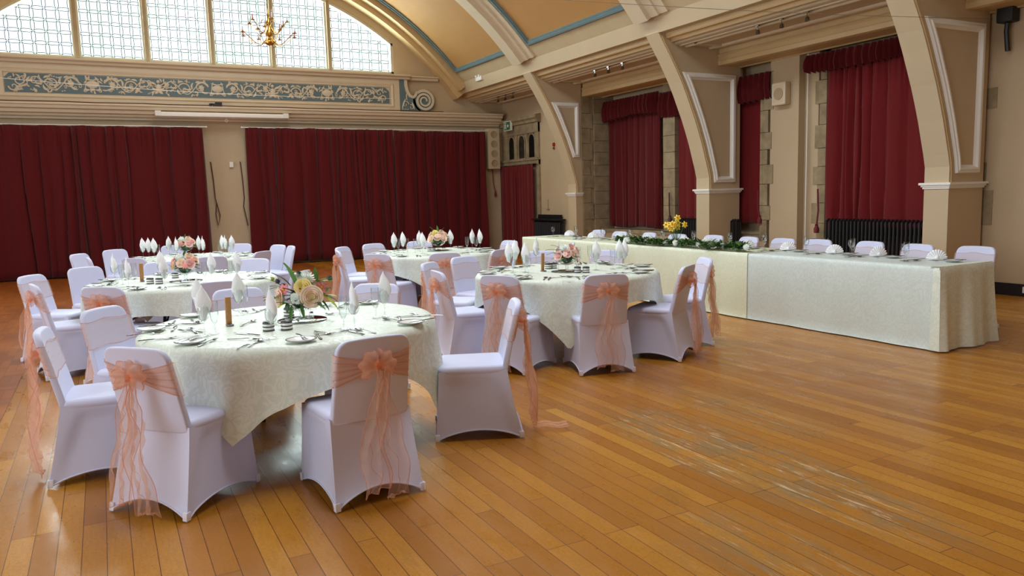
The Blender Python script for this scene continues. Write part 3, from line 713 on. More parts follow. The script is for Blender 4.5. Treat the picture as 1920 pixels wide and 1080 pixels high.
# ------------------------------------------------------------------ wall fittings
sp_ = empty('column_speaker', (9.48, 18.90, 2.2), 0, label='tall cream column speaker beside the stage curtain', cat='speaker')
m = MB(); m.slab(rrect(-.175, .175, 0, 1.07, .02, 3), lambda u, v, w: (u, w+.03, v), .2, .012); m.build('cabinet', 'speaker_cream', sp_)
for k in range(4):
    m = MB(); zc = .15+.255*k; m.lathe([(.001, .0), (.095, .0), (.095, .006), (.085, .006), (.08, .003), (.001, .003)], 24)
    m.v = [(x, -.075-z, y+zc) for x, y, z in m.v]; m.build('driver_grille', 'speaker_grille', sp_)
for xs in (-.16, .16):
    pass
ws = empty('wall_speaker', (XW, 9.70, 2.88), 0, label='square cream wall speaker on the aisle wall', cat='speaker')
m = MB(); m.slab(rrect(-.15, .15, 0, .38, .02, 3), lambda u, v, w: (w-.07, u, v), .13, .012); m.build('cabinet', 'speaker_cream', ws)
m = MB(); m.lathe([(.001, 0), (.10, 0), (.10, .008), (.09, .01), (.001, .004)], 24); m.v = [(-.136-z, x, y+.19) for x, y, z in m.v]; m.build('driver_grille', 'speaker_grille', ws)
m = MB(); m.tube([(-.137, yy, .03+.0) for yy in (-.13, .13)]+[(-.137, .13, .35), (-.137, -.13, .35), (-.137, -.13, .03)], .006, 6); m.build('cabinet_edge', 'white_trim', ws)
ex = empty('exit_sign', (9.72, 18.45, 3.18), 0, label='green and white running man exit sign over the doorway', cat='sign')
m = MB(); m.box(-.03, .03, -.19, .19, 0, .25); m.box(-.0, .16, -.02, .02, .1, .15); m.build('sign_box', 'white_plastic', ex, smooth=False)
m = MB(); m.box(-.034, -.031, -.17, .17, .02, .23); m.build('sign_face', 'exit_green', ex, smooth=False)
m = MB(); Y0 = .10
m.box(-.037, -.035, .03, .045, .035, .215); m.box(-.037, -.035, .13, .145, .035, .215); m.box(-.037, -.035, .03, .145, .205, .215)   # door outline
m.prism([(.045-.15, .125), (.0-.05, .18), (-.05, .145), (-.015, .145), (-.015, .105), (-.05, .105), (-.05, .07)], -.037, -.035, 'x')      # arrow
m.lathe([(.001, 0), (.012, 0), (.012, .002), (.001, .002)], 10); k0 = len(m.v)-40
m.v[k0:] = [(-.037+z, x+.085, y+.185) for x, y, z in m.v[k0:]]
for a, b in (((.085, .168), (.08, .12)), ((.08, .12), (.105, .09)), ((.105, .09), (.10, .055)), ((.08, .12), (.06, .085)), ((.06, .085), (.05, .06)), ((.085, .16), (.11, .135)), ((.085, .16), (.06, .14))):
    m.tube([(-.036, a[0], a[1]), (-.036, b[0], b[1])], .007, 4)
m.build('pictogram', 'white_plastic', ex, smooth=False)
m = MB(); m.lathe([(.001, 0), (.045, 0), (.05, .02), (.045, .035), (.001, .04)], 20); m.v = [(9.884-z, x+16.36, y+2.68) for x, y, z in m.v]
m.prism([(9.86, 2.62), (9.83, 2.6), (9.86, 2.56)], 16.33, 16.37); tag(m.build('fire_alarm_bell', 'red_plastic'), 'small round red alarm on the far aisle wall', 'alarm')
m = MB(); m.slab(rrect(-.045, .045, 0, .13, .015, 3), lambda u, v, w: (2.75+u, 19.02+w, 2.30+v), .05, .01); tag(m.build('wall_sensor', 'white_plastic'), 'small white sensor box on the wall between the stage curtains', 'sensor')
m = MB(); m.tube([(9.87, 16.7, 1.35), (9.87, 16.7, 1.12)], .006, 6); m.box(9.85, 9.88, 16.65, 16.75, 1.09, 1.12); tag(m.build('wall_hook', 'brown_paint'), 'thin painted conduit stub on the wall above the far radiator', 'conduit')
ps = empty('projection_screen', (0, 0, 0), 0, label='long white rolled projection screen case under the cornice', cat='projection screen')
m = MB(); m.slab(rrect(1.28, 3.98, 3.40, 3.50, .03, 3), lambda u, v, w: (u, 18.68+w, v), .1, .02); m.build('casing', 'white_trim', ps)
for x in (1.27, 3.99):
    m = MB(); m.box(x-.02-.05, x+.05, 18.62, 18.74, 3.41, 3.52); m.box(x-.02, x+.02, 18.72, 18.93, 3.46, 3.50); m.build('end_cap', 'white_plastic', ps, smooth=False)
m = MB(); m.tube([(2.66, 18.68, 3.41), (2.66, 18.68, 3.36)], .005, 6); m.tube([(2.66+.03*cos(a), 18.68, 3.33+.03*sin(a)) for a in [2*pi*i/12 for i in range(13)]], .005, 6); m.build('pull_ring', 'white_plastic', ps)
pj = empty('small_projector', (2.46, 18.78, 3.645), 0, label='small black projector standing on the cornice', cat='projector')
m = MB(); m.slab(rrect(-.13, .12, 0, .07, .015, 2), lambda u, v, w: (u, w, v), .12, .01); m.box(.0, .14, -.05, .05, .0, .1); m.build('body', 'black_gear', pj)
m = MB(); m.lathe([(.001, 0), (.025, 0), (.03, .03), (.02, .03), (.001, .02)], 14); m.v = [(x-.08, -.06-z, y+.035) for x, y, z in m.v]; m.build('lens', 'dark_glass', pj)
cord('cable', 'dark cable lying along the top of the cornice', [(-2.5+.5*i, 18.72, 3.665+.006*sin(i*2.1)) for i in range(22)], .011, 'cord_brown')
el = empty('emergency_light', onz(893, 143, 4.36), 0, label='white emergency lamp fixed to the beam', cat='lamp')
el.location = (8.53, 17.55, 4.30)
m = MB(); m.slab(rrect(-.16, .16, 0, .12, .02, 3), lambda u, v, w: (w-.03, u, v), .1, .015); m.build('lamp_body', 'white_plastic', el)
for yy in (-.08, .08):
    m = MB(); m.lathe([(.001, 0), (.045, 0), (.055, .05), (.05, .05), (.001, .03)], 16); m.v = [(-.05-z, yy+x, .15+y) for x, y, z in m.v]; m.build('lamp_head', 'white_plastic', el)
# track lights
def track(x, y0, y1, z, label):
    r = empty('track_light', (x, (y0+y1)/2, z), 0, label=label, cat='track light', group=None)
    h = (y1-y0)/2; m = MB(); m.box(-.015, .015, -h, h, -.02, 0); m.build('track', 'steel_dark', r, smooth=False)
    for k in (-1, 0, 1):
        yy = k*h*.85; s_ = MB(); s_.tube([(0, yy, -.02), (0, yy, -.09)], .008, 6); s_.box(-.02, .02, yy-.03, yy+.03, -.035, -.015)
        s_.lathe([(.001, .0), (.018, .0), (.032, -.02), (.036, -.07), (.030, -.07), (.001, -.05)], 14)
        s_.v[-84:] = [(x_*.9-.02*(z_ < -.03), yy+y_+.35*(z_)+.0, z_-.085) for x_, y_, z_ in s_.v[-84:]]
        s_.build('spotlight', 'silver', r)
track(9.05, 7.92, 9.02, 3.97, 'track of three silver spotlights in the nearest ceiling coffer')
track(9.05, 12.32, 13.42, 3.97, 'track of three silver spotlights in the middle ceiling coffer')
track(9.06, 16.83, 17.76, 3.97, 'track of three small spotlights in the far ceiling coffer')
# radiators
def radiator(label, x, y0, y1, z0, z1, shelf=False):
    r = empty('radiator', (x, (y0+y1)/2, 0), 0, label=label, cat='radiator')
    n = int((y1-y0)/.065); h = (y1-y0)/2; m = MB()
    for k in range(n):
        yy = -h+(k+.5)*2*h/n
        for dx in (-.05, .05): m.tube([(dx, yy, z0+.03), (dx, yy, z1-.02)], .022, 6)
        m.tube([(-.05, yy, z1-.03), (0, yy, z1), (.05, yy, z1-.03)], .024, 6); m.tube([(-.05, yy, z0+.04), (.05, yy, z0+.04)], .024, 6)
    m.build('columns', 'black_iron', r)
    f_ = MB()
    for yy in (-h+.05, h-.05): f_.box(-.05, .05, yy-.02, yy+.02, 0, z0+.05)
    f_.build('feet', 'black_iron', r, smooth=False)
    if shelf:
        s_ = MB(); s_.box(-.12, .1, -h-.02, h+.02, z1+.02, z1+.06); s_.build('shelf', 'black_gear', r, smooth=False)
        s_ = MB(); s_.box(.06, .1, -h+.15, h, z1+.06, z1+.16); s_.build('back_board', 'black_gear', r, smooth=False)
radiator('long black column radiator under the tall red curtain', 10.33, 6.72, 8.66, .1, .96)
radiator('black radiator behind the middle pier', 10.28, 10.55, 12.3, .1, .92)
radiator('black radiator with a shelf on the far aisle wall', 9.74, 15.85, 17.1, .1, .82, True)
bk = empty('black_speaker', (10.40, 6.0, 3.50), 0, label='small black speaker box high beside the nearest pier', cat='speaker')
m = MB(); m.slab(rrect(-.10, .10, .0, .34, .02, 3), lambda u, v, w: (w, u, v), .16, .01); m.build('cabinet', 'black_gear', bk)
m = MB(); m.tube([(0.0, 0, .0), (.02, .02, -.1), (.03, .0, -.35)], .03, 8); m.build('bracket', 'black_iron', bk)
# tie wires
m = MB(); m.tube([(-2.2+9.0*i/10, 17.6+.133*i, 3.98+.0*i-.10*sin(pi*i/10)) for i in range(11)], .006, 5); tag(m.build('tie_wire', 'white_trim'), 'thin pale wire strung in front of the frieze', 'wire')
m = MB(); m.tube([(2.0+(10.42-2.0)*i/10, 6.2, 3.19+.04*i-.05*sin(pi*i/10)) for i in range(11)], .003, 5); tag(m.build('tie_wire', 'wire'), 'thin dark wire crossing to the nearest pier', 'wire')
#PART2
# ------------------------------------------------------------------ chairs in stretch covers
def back_pt(x, s, w):
    """s = height along the back from the seat, w = offset through the thickness (+ = front)"""
    z = .40+s*.985; y = -.165-.10*(s/.44)**1.1*(1 if s > 0 else 0)+.012*(1-(x/.2)**2)*-1
    return (x, y+w, z-w*.1)
def back_y(x, z): return back_pt(x, max((z-.40)/.985, 0), 0)[1]
def back_outline():
    pts = []; hwb, hwt, top = .205, .192, .44
    pts += [(-hwb, 0), (-hwb*.5, 0), (0, 0), (hwb*.5, 0), (hwb, 0)]
    for i in range(1, 7): pts.append((hwb+(hwt-hwb)*i/7, (top-.085)*i/7))
    for k in range(0, 8): a = pi/2*k/7; pts.append((hwt-.066+.066*cos(a), top-.066+.066*sin(a)))
    pts += [(.07, top+.003), (0, top+.004), (-.07, top+.003)]
    for k in range(7, -1, -1): a = pi/2*k/7; pts.append((-(hwt-.066+.066*cos(a)), top-.066+.066*sin(a)))
    for i in range(6, 0, -1): pts.append((-(hwb+(hwt-hwb)*i/7), (top-.085)*i/7))
    return pts
def make_chair_meshes():
    C = {}
    root = empty('chair', (0, 0, 0))
    # seat
    m = MB(); ol = rrect(-.212, .212, -.19, .24, .05, 5)
    m.slab(ol, lambda u, v, w: (u, v, .432+w+(.008*(1-(u/.21)**2)*(1-(v/.24)**2) if w > 0 else 0)), .058, .026)
    m.build('seat', 'chair_white', root, angle=80)
    # back as a curved grid body: front and rear sheets with rounded rim
    ol = back_outline(); m = MB(); n = len(ol); rings = []
    cx = 0; cz = .22
    prof = [(1.0, 0), (.998, .008), (.990, .014), (.978, .0175), (.962, .019), (.93, .019), (.6, .019), (.2, .019)]
    def ring(f, w):
        out = []
        for (x, s) in ol:
            d = (1-f)
            out.append(back_pt(x*f, cz+(s-cz)*f, w))
        return out
    seq = [(f, w) for f, w in reversed(prof)]+[(f, -w) for f, w in prof[1:]]
    vs = []
    for f, w in seq: vs += ring(f, w)
    K = len(seq)
    m.add(vs, [(j*n+i, j*n+(i+1) % n, (j+1)*n+(i+1) % n, (j+1)*n+i) for j in range(K-1) for i in range(n)]+[tuple(range(n)), tuple((K-1)*n+i for i in reversed(range(n)))])
    m.build('backrest', 'chair_white', root, angle=80)
    # skirt
    top = [(-.212, -.185), (.212, -.185), (.212, .238), (-.212, .238)]; bot = [(-.236, -.272), (.236, -.272), (.228, .268), (-.228, .268)]
    m = MB(); nt, nv = 16, 16; vs = []
    def sp_(v, t, k):
        j = (k+1) % 4
        e = v**1.0
        tx = top[k][0]+(top[j][0]-top[k][0])*t; ty = top[k][1]+(top[j][1]-top[k][1])*t
        bx = bot[k][0]+(bot[j][0]-bot[k][0])*t; by = bot[k][1]+(bot[j][1]-bot[k][1])*t
        b = sin(pi*t); hem = (.085 if k in (0, 2) else .062)*b**.75+.003
        z = .435+(hem-.435)*v
        fl = v**1.15 if k != 0 else v**1.25
        x = tx+(bx-tx)*fl; y = ty+(by-ty)*fl
        nx_, ny_ = ((0, 1), (-1, 0), (0, -1), (1, 0))[k]
        leg = math.exp(-(t/.10)**2)+math.exp(-((1-t)/.10)**2)
        ind = .020*b**.5*sin(pi*min(v*1.0, 1))**.6*(1-.4*leg)+.012*b*v
        if k in (1, 3):
            # raised leg outline running from the rear top corner down to the front
            tt = t if k == 1 else 1-t
            edge = 1/(1+math.exp(-(tt-.10-.16*(1-v)**2)*60)); edge *= 1/(1+math.exp((tt-.93+.03*(1-v))*60)); edge *= 1/(1+math.exp(-(v-.13)*50))
            ind = .006*b+.020*edge*(.35+.65*sin(pi*min(1, v*.9+.1)))
        return (x+nx_*ind, y+ny_*ind, z)
    ring_n = 4*nt
    for j in range(nv+1):
        for k in range(4):
            for i in range(nt): vs.append(sp_(j/nv, i/nt, k))
    m.add(vs, [(j*ring_n+i, j*ring_n+(i+1) % ring_n, (j+1)*ring_n+(i+1) % ring_n, (j+1)*ring_n+i) for j in range(nv) for i in range(ring_n)])
    # hem roll
    hem = [vs[nv*ring_n+i] for i in range(ring_n)]+[vs[nv*ring_n]]
    m.tube([(x, y, max(z, .006)) for x, y, z in hem], .005, 5, caps=False)
    m.build('skirt', 'chair_white', root, angle=50)
    for k, (x, y) in enumerate(bot):
        q = MB(); sx = 1 if x > 0 else -1; sy = 1 if y > 0 else -1
        q.slab(rrect(-.024, .006, .0, .042, .005, 2), lambda u, v, w: (x+sx*(u+.001), y*.995+sy*(w+.003)-sy*v*.10*(1 if sy < 0 else .2), .006+v), .006, .002)
        q.slab(rrect(-.024, .006, .0, .042, .005, 2), lambda u, v, w: (x*.995+sx*(w+.004), y+sy*(u+.001)-sy*v*.10*(1 if sy < 0 else .2), .006+v), .006, .002)
        q.build('foot_pocket', 'chair_patch', root, angle=60)
    return root
plain = make_chair_meshes()
def add_sash(root, seed=0, long_tail=False, one_tail=False):
    rnd = random.Random(seed)
    m = MB(); T = .0225
    def band(u, v):      # wraps the front from side to side
        a = -1+2*u; zz = .60+.165*v+.006*sin(v*14+a*5)
        hw = .205-.0125*(zz-.4)/.44*1.0+.006
        if abs(a) < .9: x = a/.9*(hw-.004); w = T+.004*sin(v*22+a*3)
        else: x = hw*(1 if a > 0 else -1); w = T*(1-(abs(a)-.9)/.1*1.6)
        p = back_pt(x, (zz-.40)/.985, 0); return (x, p[1]+w, zz)
    m.grid(band, 44, 10, m=2)
    def rear(sg):
        def fn(u, v):    # u 0 at side, 1 at knot
            hw = .2015; x = sg*hw*(1-u); e = u**.8
            h = .165*(1-e)+.035*e; zc = (.6825*(1-e)+.700*e)
            zz = zc+(v-.5)*h-.010*sin(pi*u)*(1-v)
            p = back_pt(x, (zz-.40)/.985, 0)
            return (x, p[1]-T+.018*max(0, 1-u*14)-.001-.007*u-.0045*sin(v*2*pi*4.5+.8*sg)*(1-.4*u)*(.4+u), zz)
        return fn
    for sg in (-1, 1): m.grid(rear(sg), 16, 36)
    # darker edge of folds
    for sg in (-1, 1):
        for v in (0.0, .22, .5, .78, 1.0): m.tube([rear(sg)(i/14, v) for i in range(15)], .0013 if 0 < v < 1 else .0022, 4, m=1)
    for v in (0, 1): m.tube([band(i/30, v) for i in range(31)], .0018, 4, m=1)
    sash = m.build('sash', ['organza', 'organza_hem', 'organza_front'], root, angle=80)
    ky = back_pt(0, .305, 0)[1]-T-.02; K = (0, ky, .70)
    # bow
    m = MB()
    for sg, tilt, R in ((-1, .25, .098), (1, .38, .092)):
        for side in (-1, 1):
            def fn(u, v, sg=sg, side=side, tilt=tilt, R=R):
                a = (u-.5)*2.3+tilt; rr = R*v*(1+.10*sin(u*19+sg)); x = sg*rr*cos(a); z = rr*sin(a)*.85
                y = -.012+side*(-.030)*sin(pi*v)**.7+.005*sin(u*22+side)*v-.012*v
                return (K[0]+x, K[1]+y, K[2]+z)
            m.grid(fn, 22, 8)
        m.tube([(K[0]+sg*R*1.0*(1+.10*sin(u*19+sg))*cos((u-.5)*2.3+tilt), K[1]-.024+.004*sin(u*22), K[2]+R*(1+.10*sin(u*19+sg))*sin((u-.5)*2.3+tilt)*.85) for u in [i/22 for i in range(23)]], .0022, 4, m=1)
    m.sphere((K[0], K[1]-.018, K[2]), .019, 10, 2, 1.1)
    for q in range(5): m.tube([(K[0]-.012+.006*q, K[1]-.036, K[2]+.018), (K[0]-.010+.005*q, K[1]-.042, K[2]), (K[0]-.012+.006*q, K[1]-.036, K[2]-.02)], .0015, 4, m=1)
    m.build('bow', ['organza', 'organza_hem', 'organza_knot'], sash, angle=80)
    # tails
    tails = [(-.012, .13, .60, .055, 0.3), (.018, .12, .66, .045, 1.9)]
    for ti, (x0, w1, L_, dr_, ph) in enumerate(tails):
        m = MB()
        def cl(v, ti=ti, x0=x0, L_=L_, dr_=dr_, ph=ph):
            x = x0+dr_*(1 if ti else -1)*v**1.2+.012*sin(v*7+ph); y = K[1]-.022-.018*v-.012*sin(v*9+ph); z = K[2]-.01-L_*v
            y = min(y, back_y(0, max(z, .4))-.035 if z > .42 else -.16-.13*(.435-z)/.435-.035)
            if long_tail and ti == 1:
                s = v*.98
                if s < .72: z = K[2]-.01-s/.72*.672; y = K[1]-.03-.05*s+.01*sin(s*11)
                else: z = .018+.006*sin(s*40); y = K[1]-.066-(s-.72)/.26*.22
                x = x0-.10*v
            return x, y, z
        def fn(u, v, cl=cl, w1=w1, ph=ph):
            x, y, z = cl(v); w = .018+(w1-.018)*min(1, v*2.2)**.8; a = (u-.5)
            fold = .030*sin(u*7+v*4+ph)*min(1, v*2.5)+.010*sin(u*19+v*11)
            if z < .03: return (x+a*w, y, max(.006, z+abs(fold)*.6))
            return (x+a*w+.008*sin(v*16+ph), y-abs(fold)*1.3, z+a*.03*v)
        m.grid(fn, 14, 34)
        for u in (0, 1): m.tube([fn(u, i/30) for i in range(31)], .0018, 4, m=1)
        m.tube([fn(i/14, 1) for i in range(15)], .0018, 4, m=1)
        m.tube([fn(.45+.1*sin(i), i/30) for i in range(31)], .0012, 4, m=1)
        m.build('tail', ['organza_thin', 'organza_hem'], sash, angle=80)
    return root
dressed = add_sash(copy_tree(plain), 1)
dragging = add_sash(copy_tree(plain), 2, long_tail=True)

T1 = Vector((.994, 4.829, 0)); T2 = Vector((.658, 8.168, 0)); T3 = Vector((3.921, 6.315, 0)); T4 = Vector((1.051, 11.60, 0)); T5 = Vector((3.92, 9.75, 0)); RT = .875
B = 'white covered chair with peach sash bow'
CH = [ # (pixel of back top, target, kind, label, group)
 ((252, 651), T1, 'd', 'white covered chair with large peach bow, front left of the nearest round table'),
 ((700, 631), T1, 'd', 'white covered chair with peach bow seen square from behind, front of the nearest table'),
 ((78, 617), T1, 'd', 'white covered chair seen side-on with its bow at far left, beside the nearest table'),
 ((190, 577), T1, 'd', 'white chair turned forwards showing its pale sash band, back left of the nearest table'),
 ((966, 562), T1, 'l', 'side-on white chair whose peach tail drags on the floor, right of the nearest table'),
 ((445, 541), T1, 'd', 'white chair facing us behind the wooden block of the nearest table'),
 ((706, 532), T1, 'd', 'white chair facing us behind the right-hand napkins of the nearest table'),
 ((190, 538), T2, 'd', 'white chair with a ruffled peach bow, back to us, at the second left table'),
 ((403, 528), T2, 'p', 'shadowed white chair, back to us, between the nearest and second left tables'),
 ((63, 533), T2, 'd', 'white chair with big peach bow at the far left edge, second left table'),
 ((57, 516), T2, 'd', 'white chair showing its seat just behind the far-left bowed chair'),
 ((158, 501), T2, 'p', 'plain white chair facing us at the left end of the second left table'),
 ((302, 491), T2, 'p', 'plain bluish white chair facing us behind the flowers of the second left table'),
 ((477, 485), T2, 'p', 'plain white chair facing us at the far right of the second left table'),
 ((565, 508), T2, 'p', 'plain chair back peeking above the flowers of the nearest table'),
 ((214, 468), T4, 'p', 'plain tall white chair at the left of the farthest left table'),
 ((166, 483), T4, 'p', 'small pinkish chair back left of the farthest left table'),
 ((147, 476), T4, 'p', 'small plain white chair leftmost at the farthest left table'),
 ((250, 484), T4, 'p', 'pinkish plain chair back to us, front left of the farthest left table'),
 ((325, 460), T4, 'p', 'plain white chair behind the napkins on the far side of the farthest left table'),
 ((396, 481), T4, 'p', 'pinkish plain chair back to us in front of the farthest left table'),
 ((450, 457), T4, 'p', 'plain white chair in front of the bare strip of wall, farthest left table'),
 ((492, 471), T4, 'p', 'pinkish plain chair back, front right of the farthest left table'),
 ((522, 459), T4, 'p', 'plain white chair showing its full front, right of the farthest left table'),
 ((546, 461), T4, 'p', 'plain white chair seen side-on, rightmost at the farthest left table'),
 ((634, 470), T5, 'd', 'white chair with peach bow hanging at its left, leftmost at the middle far table'),
 ((641, 463), T5, 'd', 'greyish white chair showing its seat behind the leftmost chair of the middle far table'),
 ((699, 457), T5, 'd', 'white chair facing us at back left of the middle far table'),
 ((706, 476), T5, 'd', 'white chair with peach bow, front left of the middle far table'),
 ((786, 452), T5, 'd', 'white chair facing us on the far side of the middle far table'),
 ((834, 474), T5, 'd', 'white chair with peach bow, front right of the middle far table'),
 ((942, 467), T5, 'd', 'white chair with peach bow at the right end of the middle far table'),
 ((956, 451), T5, 'd', 'white chair facing us in front of the doorway curtain'),
 ((869, 481), T3, 'd', 'white chair facing us with a wide pale sash, back left of the right-hand round table'),
 ((804, 492), T3, 'd', 'greyish chair top behind the leftmost bowed chair of the right-hand round table'),
 ((820, 508), T3, 'd', 'white chair with peach bow, left of the right-hand round table'),
 ((935, 516), T3, 'd', 'white chair with peach bow, back to us, front left of the right-hand round table'),
 ((1137, 514), T3, 'd', 'white chair with neat peach bow, square to us, front of the right-hand round table'),
 ((1290, 497), T3, 'd', 'white chair turned three-quarters away, right of the right-hand round table'),
 ((1323, 483), T3, 'd', 'narrow side-on white chair nearest the long table'),
 ((1013, 471), T3, 'd', 'white chair facing us behind the left napkins of the right-hand round table'),
 ((1138, 469), T3, 'd', 'white chair facing us between the right napkins of the right-hand round table'),
 ((1074, 456), T5, 'd', 'white chair pushed out behind the flowers of the right-hand round table')]
protos = {'d': dressed, 'p': plain, 'l': dragging}
GRP = 'covered chairs around the round tables'
for px, tgt, kd, lb in CH:
    top = onz(px[0], px[1], .835)
    d = Vector((tgt.x-top.x, tgt.y-top.y, 0)).normalized()
    org = Vector((top.x, top.y, 0))+d*.265
    o = place(protos[kd], (org.x, org.y, 0), atan2(-d.x, d.y), lb, GRP); o['category'] = 'chair'; o.name = 'banquet_chair'
HC = [((1124, 431), 'white chair at the far end of the long table, beyond the garland'), ((1164, 434), 'second white chair from the far end of the long table'), ((1217, 436), 'third white chair from the far end of the long table'),
 ((1273, 439), 'white chair behind the daffodils at the long table'), ((1340, 441), 'white chair in front of the middle pier at the long table'), ((1403, 444), 'white chair behind the near end of the leaf garland'),
 ((1471, 447), 'white chair in front of the painted wall with the square speaker'), ((1539, 449), 'white chair left of the long radiator at the long table'), ((1631, 452.5), 'white chair in front of the long black radiator'),
 ((1721, 457.6), 'white chair second from the near end of the long table'), ((1837, 462), 'white chair standing at the near end corner of the long table')]
for (px, lb) in HC:
    top = onz(px[0], px[1], .835); x = max(top.x, 7.62)
    yaw = radians(90+6*sin(top.y*3))
    o = place(dressed, (x-.265, top.y, 0), yaw, lb, 'covered chairs behind the long table'); o['category'] = 'chair'; o.name = 'banquet_chair'

# ------------------------------------------------------------------ round tables and cloths
def round_table(c, label, cornerdeg, seed, clabel, L=2.18, damask='damask', kc=.62):
    t = empty('round_table', (c.x, c.y, 0), 0, label=label, cat='table', group=None)
    m = MB(); m.lathe([(.001, .715), (RT-.02, .715), (RT-.01, .725), (RT-.01, .742), (RT-.02, .75), (.001, .75)], 48); m.build('tabletop', 'table_top', t)
    for a in (45, 135, 225, 315):
        a = radians(a+cornerdeg); p = Vector((cos(a), sin(a), 0)); q = Vector((-sin(a), cos(a), 0))
        m = MB(); m.tube([p*.45+Vector((0, 0, .715)), p*.55+Vector((0, 0, .35)), p*.56+Vector((0, 0, 0.0))], .016, 8); m.tube([p*.55+Vector((0, 0, .35)), p*.2+Vector((0, 0, .70))], .009, 6)
        m.build('leg', 'table_leg', t)
    rnd = random.Random(seed); ph = [rnd.uniform(0, 6) for _ in range(6)]; ca = radians(cornerdeg)
    def hang(a):
        k = (a-ca) % (pi/2)-pi/4          # corner direction at k=-pi/4.. -> use distance to square edge
        b = (a-ca+pi/4) % (pi/2)-pi/4     # 0 at corner
        e = pi/4-abs(b)                   # 0 at edge middle direction
        d = L/2/cos(e)-RT
        d0 = L/2-RT; k_ = kc if not (seed == 1 and abs((a-ca-pi/2+pi) % (2*pi)-pi) < pi/4) else .98
        return d0+(d-d0)*k_
    NA = 180; prof = []
    m = MB(); vs = []; Z = .757; rows = [0, .3, .6, .85, .94, .975]
    for f_ in rows:
        for i in range(NA):
            a = 2*pi*i/NA; vs.append((RT*f_*cos(a) if f_ else .0005*cos(a), RT*f_*sin(a) if f_ else .0005*sin(a), Z))
    NV = 16
    for j in range(1, NV+1):
        v = j/NV
        for i in range(NA):
            a = 2*pi*i/NA; h = hang(a); corner = max(0, (h-.24)/.42)
            fold = (sin(a*11+ph[0]+.6*sin(a*3+ph[1]))*.55+.45*sin(a*19+ph[2]))
            s = v*h
            # rounded rim then vertical fall with folds
            r = RT+.008*min(1, s/.02)+ (.016+.034*corner)*fold*min(1, v*2.2)*(.45+.55*v)+.035*corner*v*v + .008*v
            z = Z-.006*min(1, s/.01)-s*(1-.03*abs(fold)*v)
            vs.append((r*cos(a), r*sin(a), z))
    K = len(rows)+NV
    m.add(vs, [(j*NA+i, j*NA+(i+1) % NA, (j+1)*NA+(i+1) % NA, (j+1)*NA+i) for j in range(K-1) for i in range(NA)]+[tuple(range(NA))])
    o = m.build('tablecloth', damask, None, angle=50, loc=(c.x, c.y, 0))
    tag(o, clabel, 'tablecloth')
round_table(T1, 'nearest round banquet table, mostly hidden by its cloth', -122, 1, 'cream damask cloth on the nearest round table')
round_table(T2, 'second round banquet table on the left', 20, 2, 'cream damask cloth on the second table on the left')
round_table(T3, 'round banquet table at right whose dark leg shows under the cloth', -121, 3, 'cream damask cloth on the right-hand round table', kc=.85)
round_table(T4, 'farthest round banquet table on the left', 10, 4, 'cream damask cloth on the farthest left round table')
round_table(T5, 'middle far round banquet table before the stage curtains', -110, 5, 'cream damask cloth on the middle far round table')

# ------------------------------------------------------------------ the long table
HX0, HX1 = 6.47, 7.23
for k, (ya, yb, lb) in enumerate(((4.26, 6.62, 'near trestle of the long table, hidden by its cloth'), (6.64, 9.2, 'middle trestle of the long table'), (9.22, 11.82, 'far trestle of the long table'))):
    t = empty('banquet_table', ((HX0+HX1)/2, (ya+yb)/2, 0), 0, label=lb, cat='table')
    hx, hy = (HX1-HX0)/2-.02, (yb-ya)/2
    m = MB(); m.box(-hx, hx, -hy, hy, .72, .745); m.build('tabletop', 'table_top', t, smooth=False)
    for sx in (-1, 1):
        for sy in (-1, 1):
            m = MB(); m.tube([(sx*hx*.8, sy*(hy-.25), .72), (sx*hx*.8, sy*(hy-.25), 0)], .016, 8); m.build('leg', 'table_leg', t)
def longcloth(ya, yb, dz, label, mt, endnear, endfar, seed, eps):
    rnd = random.Random(seed); ph = [rnd.uniform(0, 6) for _ in range(4)]
    Z = .757+dz; x0, x1 = HX0-eps, HX1+eps; m = MB(); ny = int((yb-ya)/.06); prof = []
    # unrolled section: front hem -> top -> back hem
    S = [(x0-.012, .012)]+[(x0-.004, .03+(Z-.04-.03)*i/9) for i in range(10)]+[(x0, Z-.008), (x0+.008, Z)]+[(x0+(x1-x0)*i/6, Z) for i in range(1, 6)]+[(x1-.008, Z), (x1, Z-.008)]+[(x1+.004, Z-.04-(Z-.34)*i/5) for i in range(6)]
    def fn(u, v):
        i = u*(len(S)-1); k = min(int(i), len(S)-2); t = i-k; x = S[k][0]+(S[k+1][0]-S[k][0])*t; z = S[k][1]+(S[k+1][1]-S[k][1])*t
        y = ya+(yb-ya)*v; d = (Z-z)/Z
        w = (.007*sin(y*7+ph[0])+.004*sin(y*17+ph[1]))*d
        # soft fold creases
        w += .0035*math.exp(-((z-.47)/.012)**2)+.003*math.exp(-(((y-ya) % .62-.31)/.012)**2)*(d > .02)
        sg = -1 if x < (x0+x1)/2 else 1
        return (x+sg*w, y, z+(.012*sin(y*5+ph[2]) if u < .02 else 0)*0)
    m.grid(fn, len(S)-1, ny)
    def end(ye, sg, drop):
        def f2(u, v):
            x = x0+(x1-x0)*u; z = Z-.004-(Z-drop)*v
            w = (.020*sin(u*9+ph[1])+.008*sin(u*23+ph[3]))*v**.8
            flare = .05*v**2*max(0, (u-.8)/.2)
            return (x+(u-.5)*.03*v+flare, ye+sg*(.004+w+.02*v), z)
        m.grid(f2, 40, 14)
    if endnear: end(ya, -1, .012)
    if endfar: end(yb, 1, .012)
    o = m.build('tablecloth', mt, None, angle=50); tag(o, label, 'tablecloth')
longcloth(4.24, 6.62, 0, 'bluish white damask cloth on the near half of the long table', 'damask_blue', False, False, 1, 0)
longcloth(6.50, 11.84, .004, 'cream cloth on the far half of the long table', 'damask_cream', False, True, 2, .008)
m = MB()
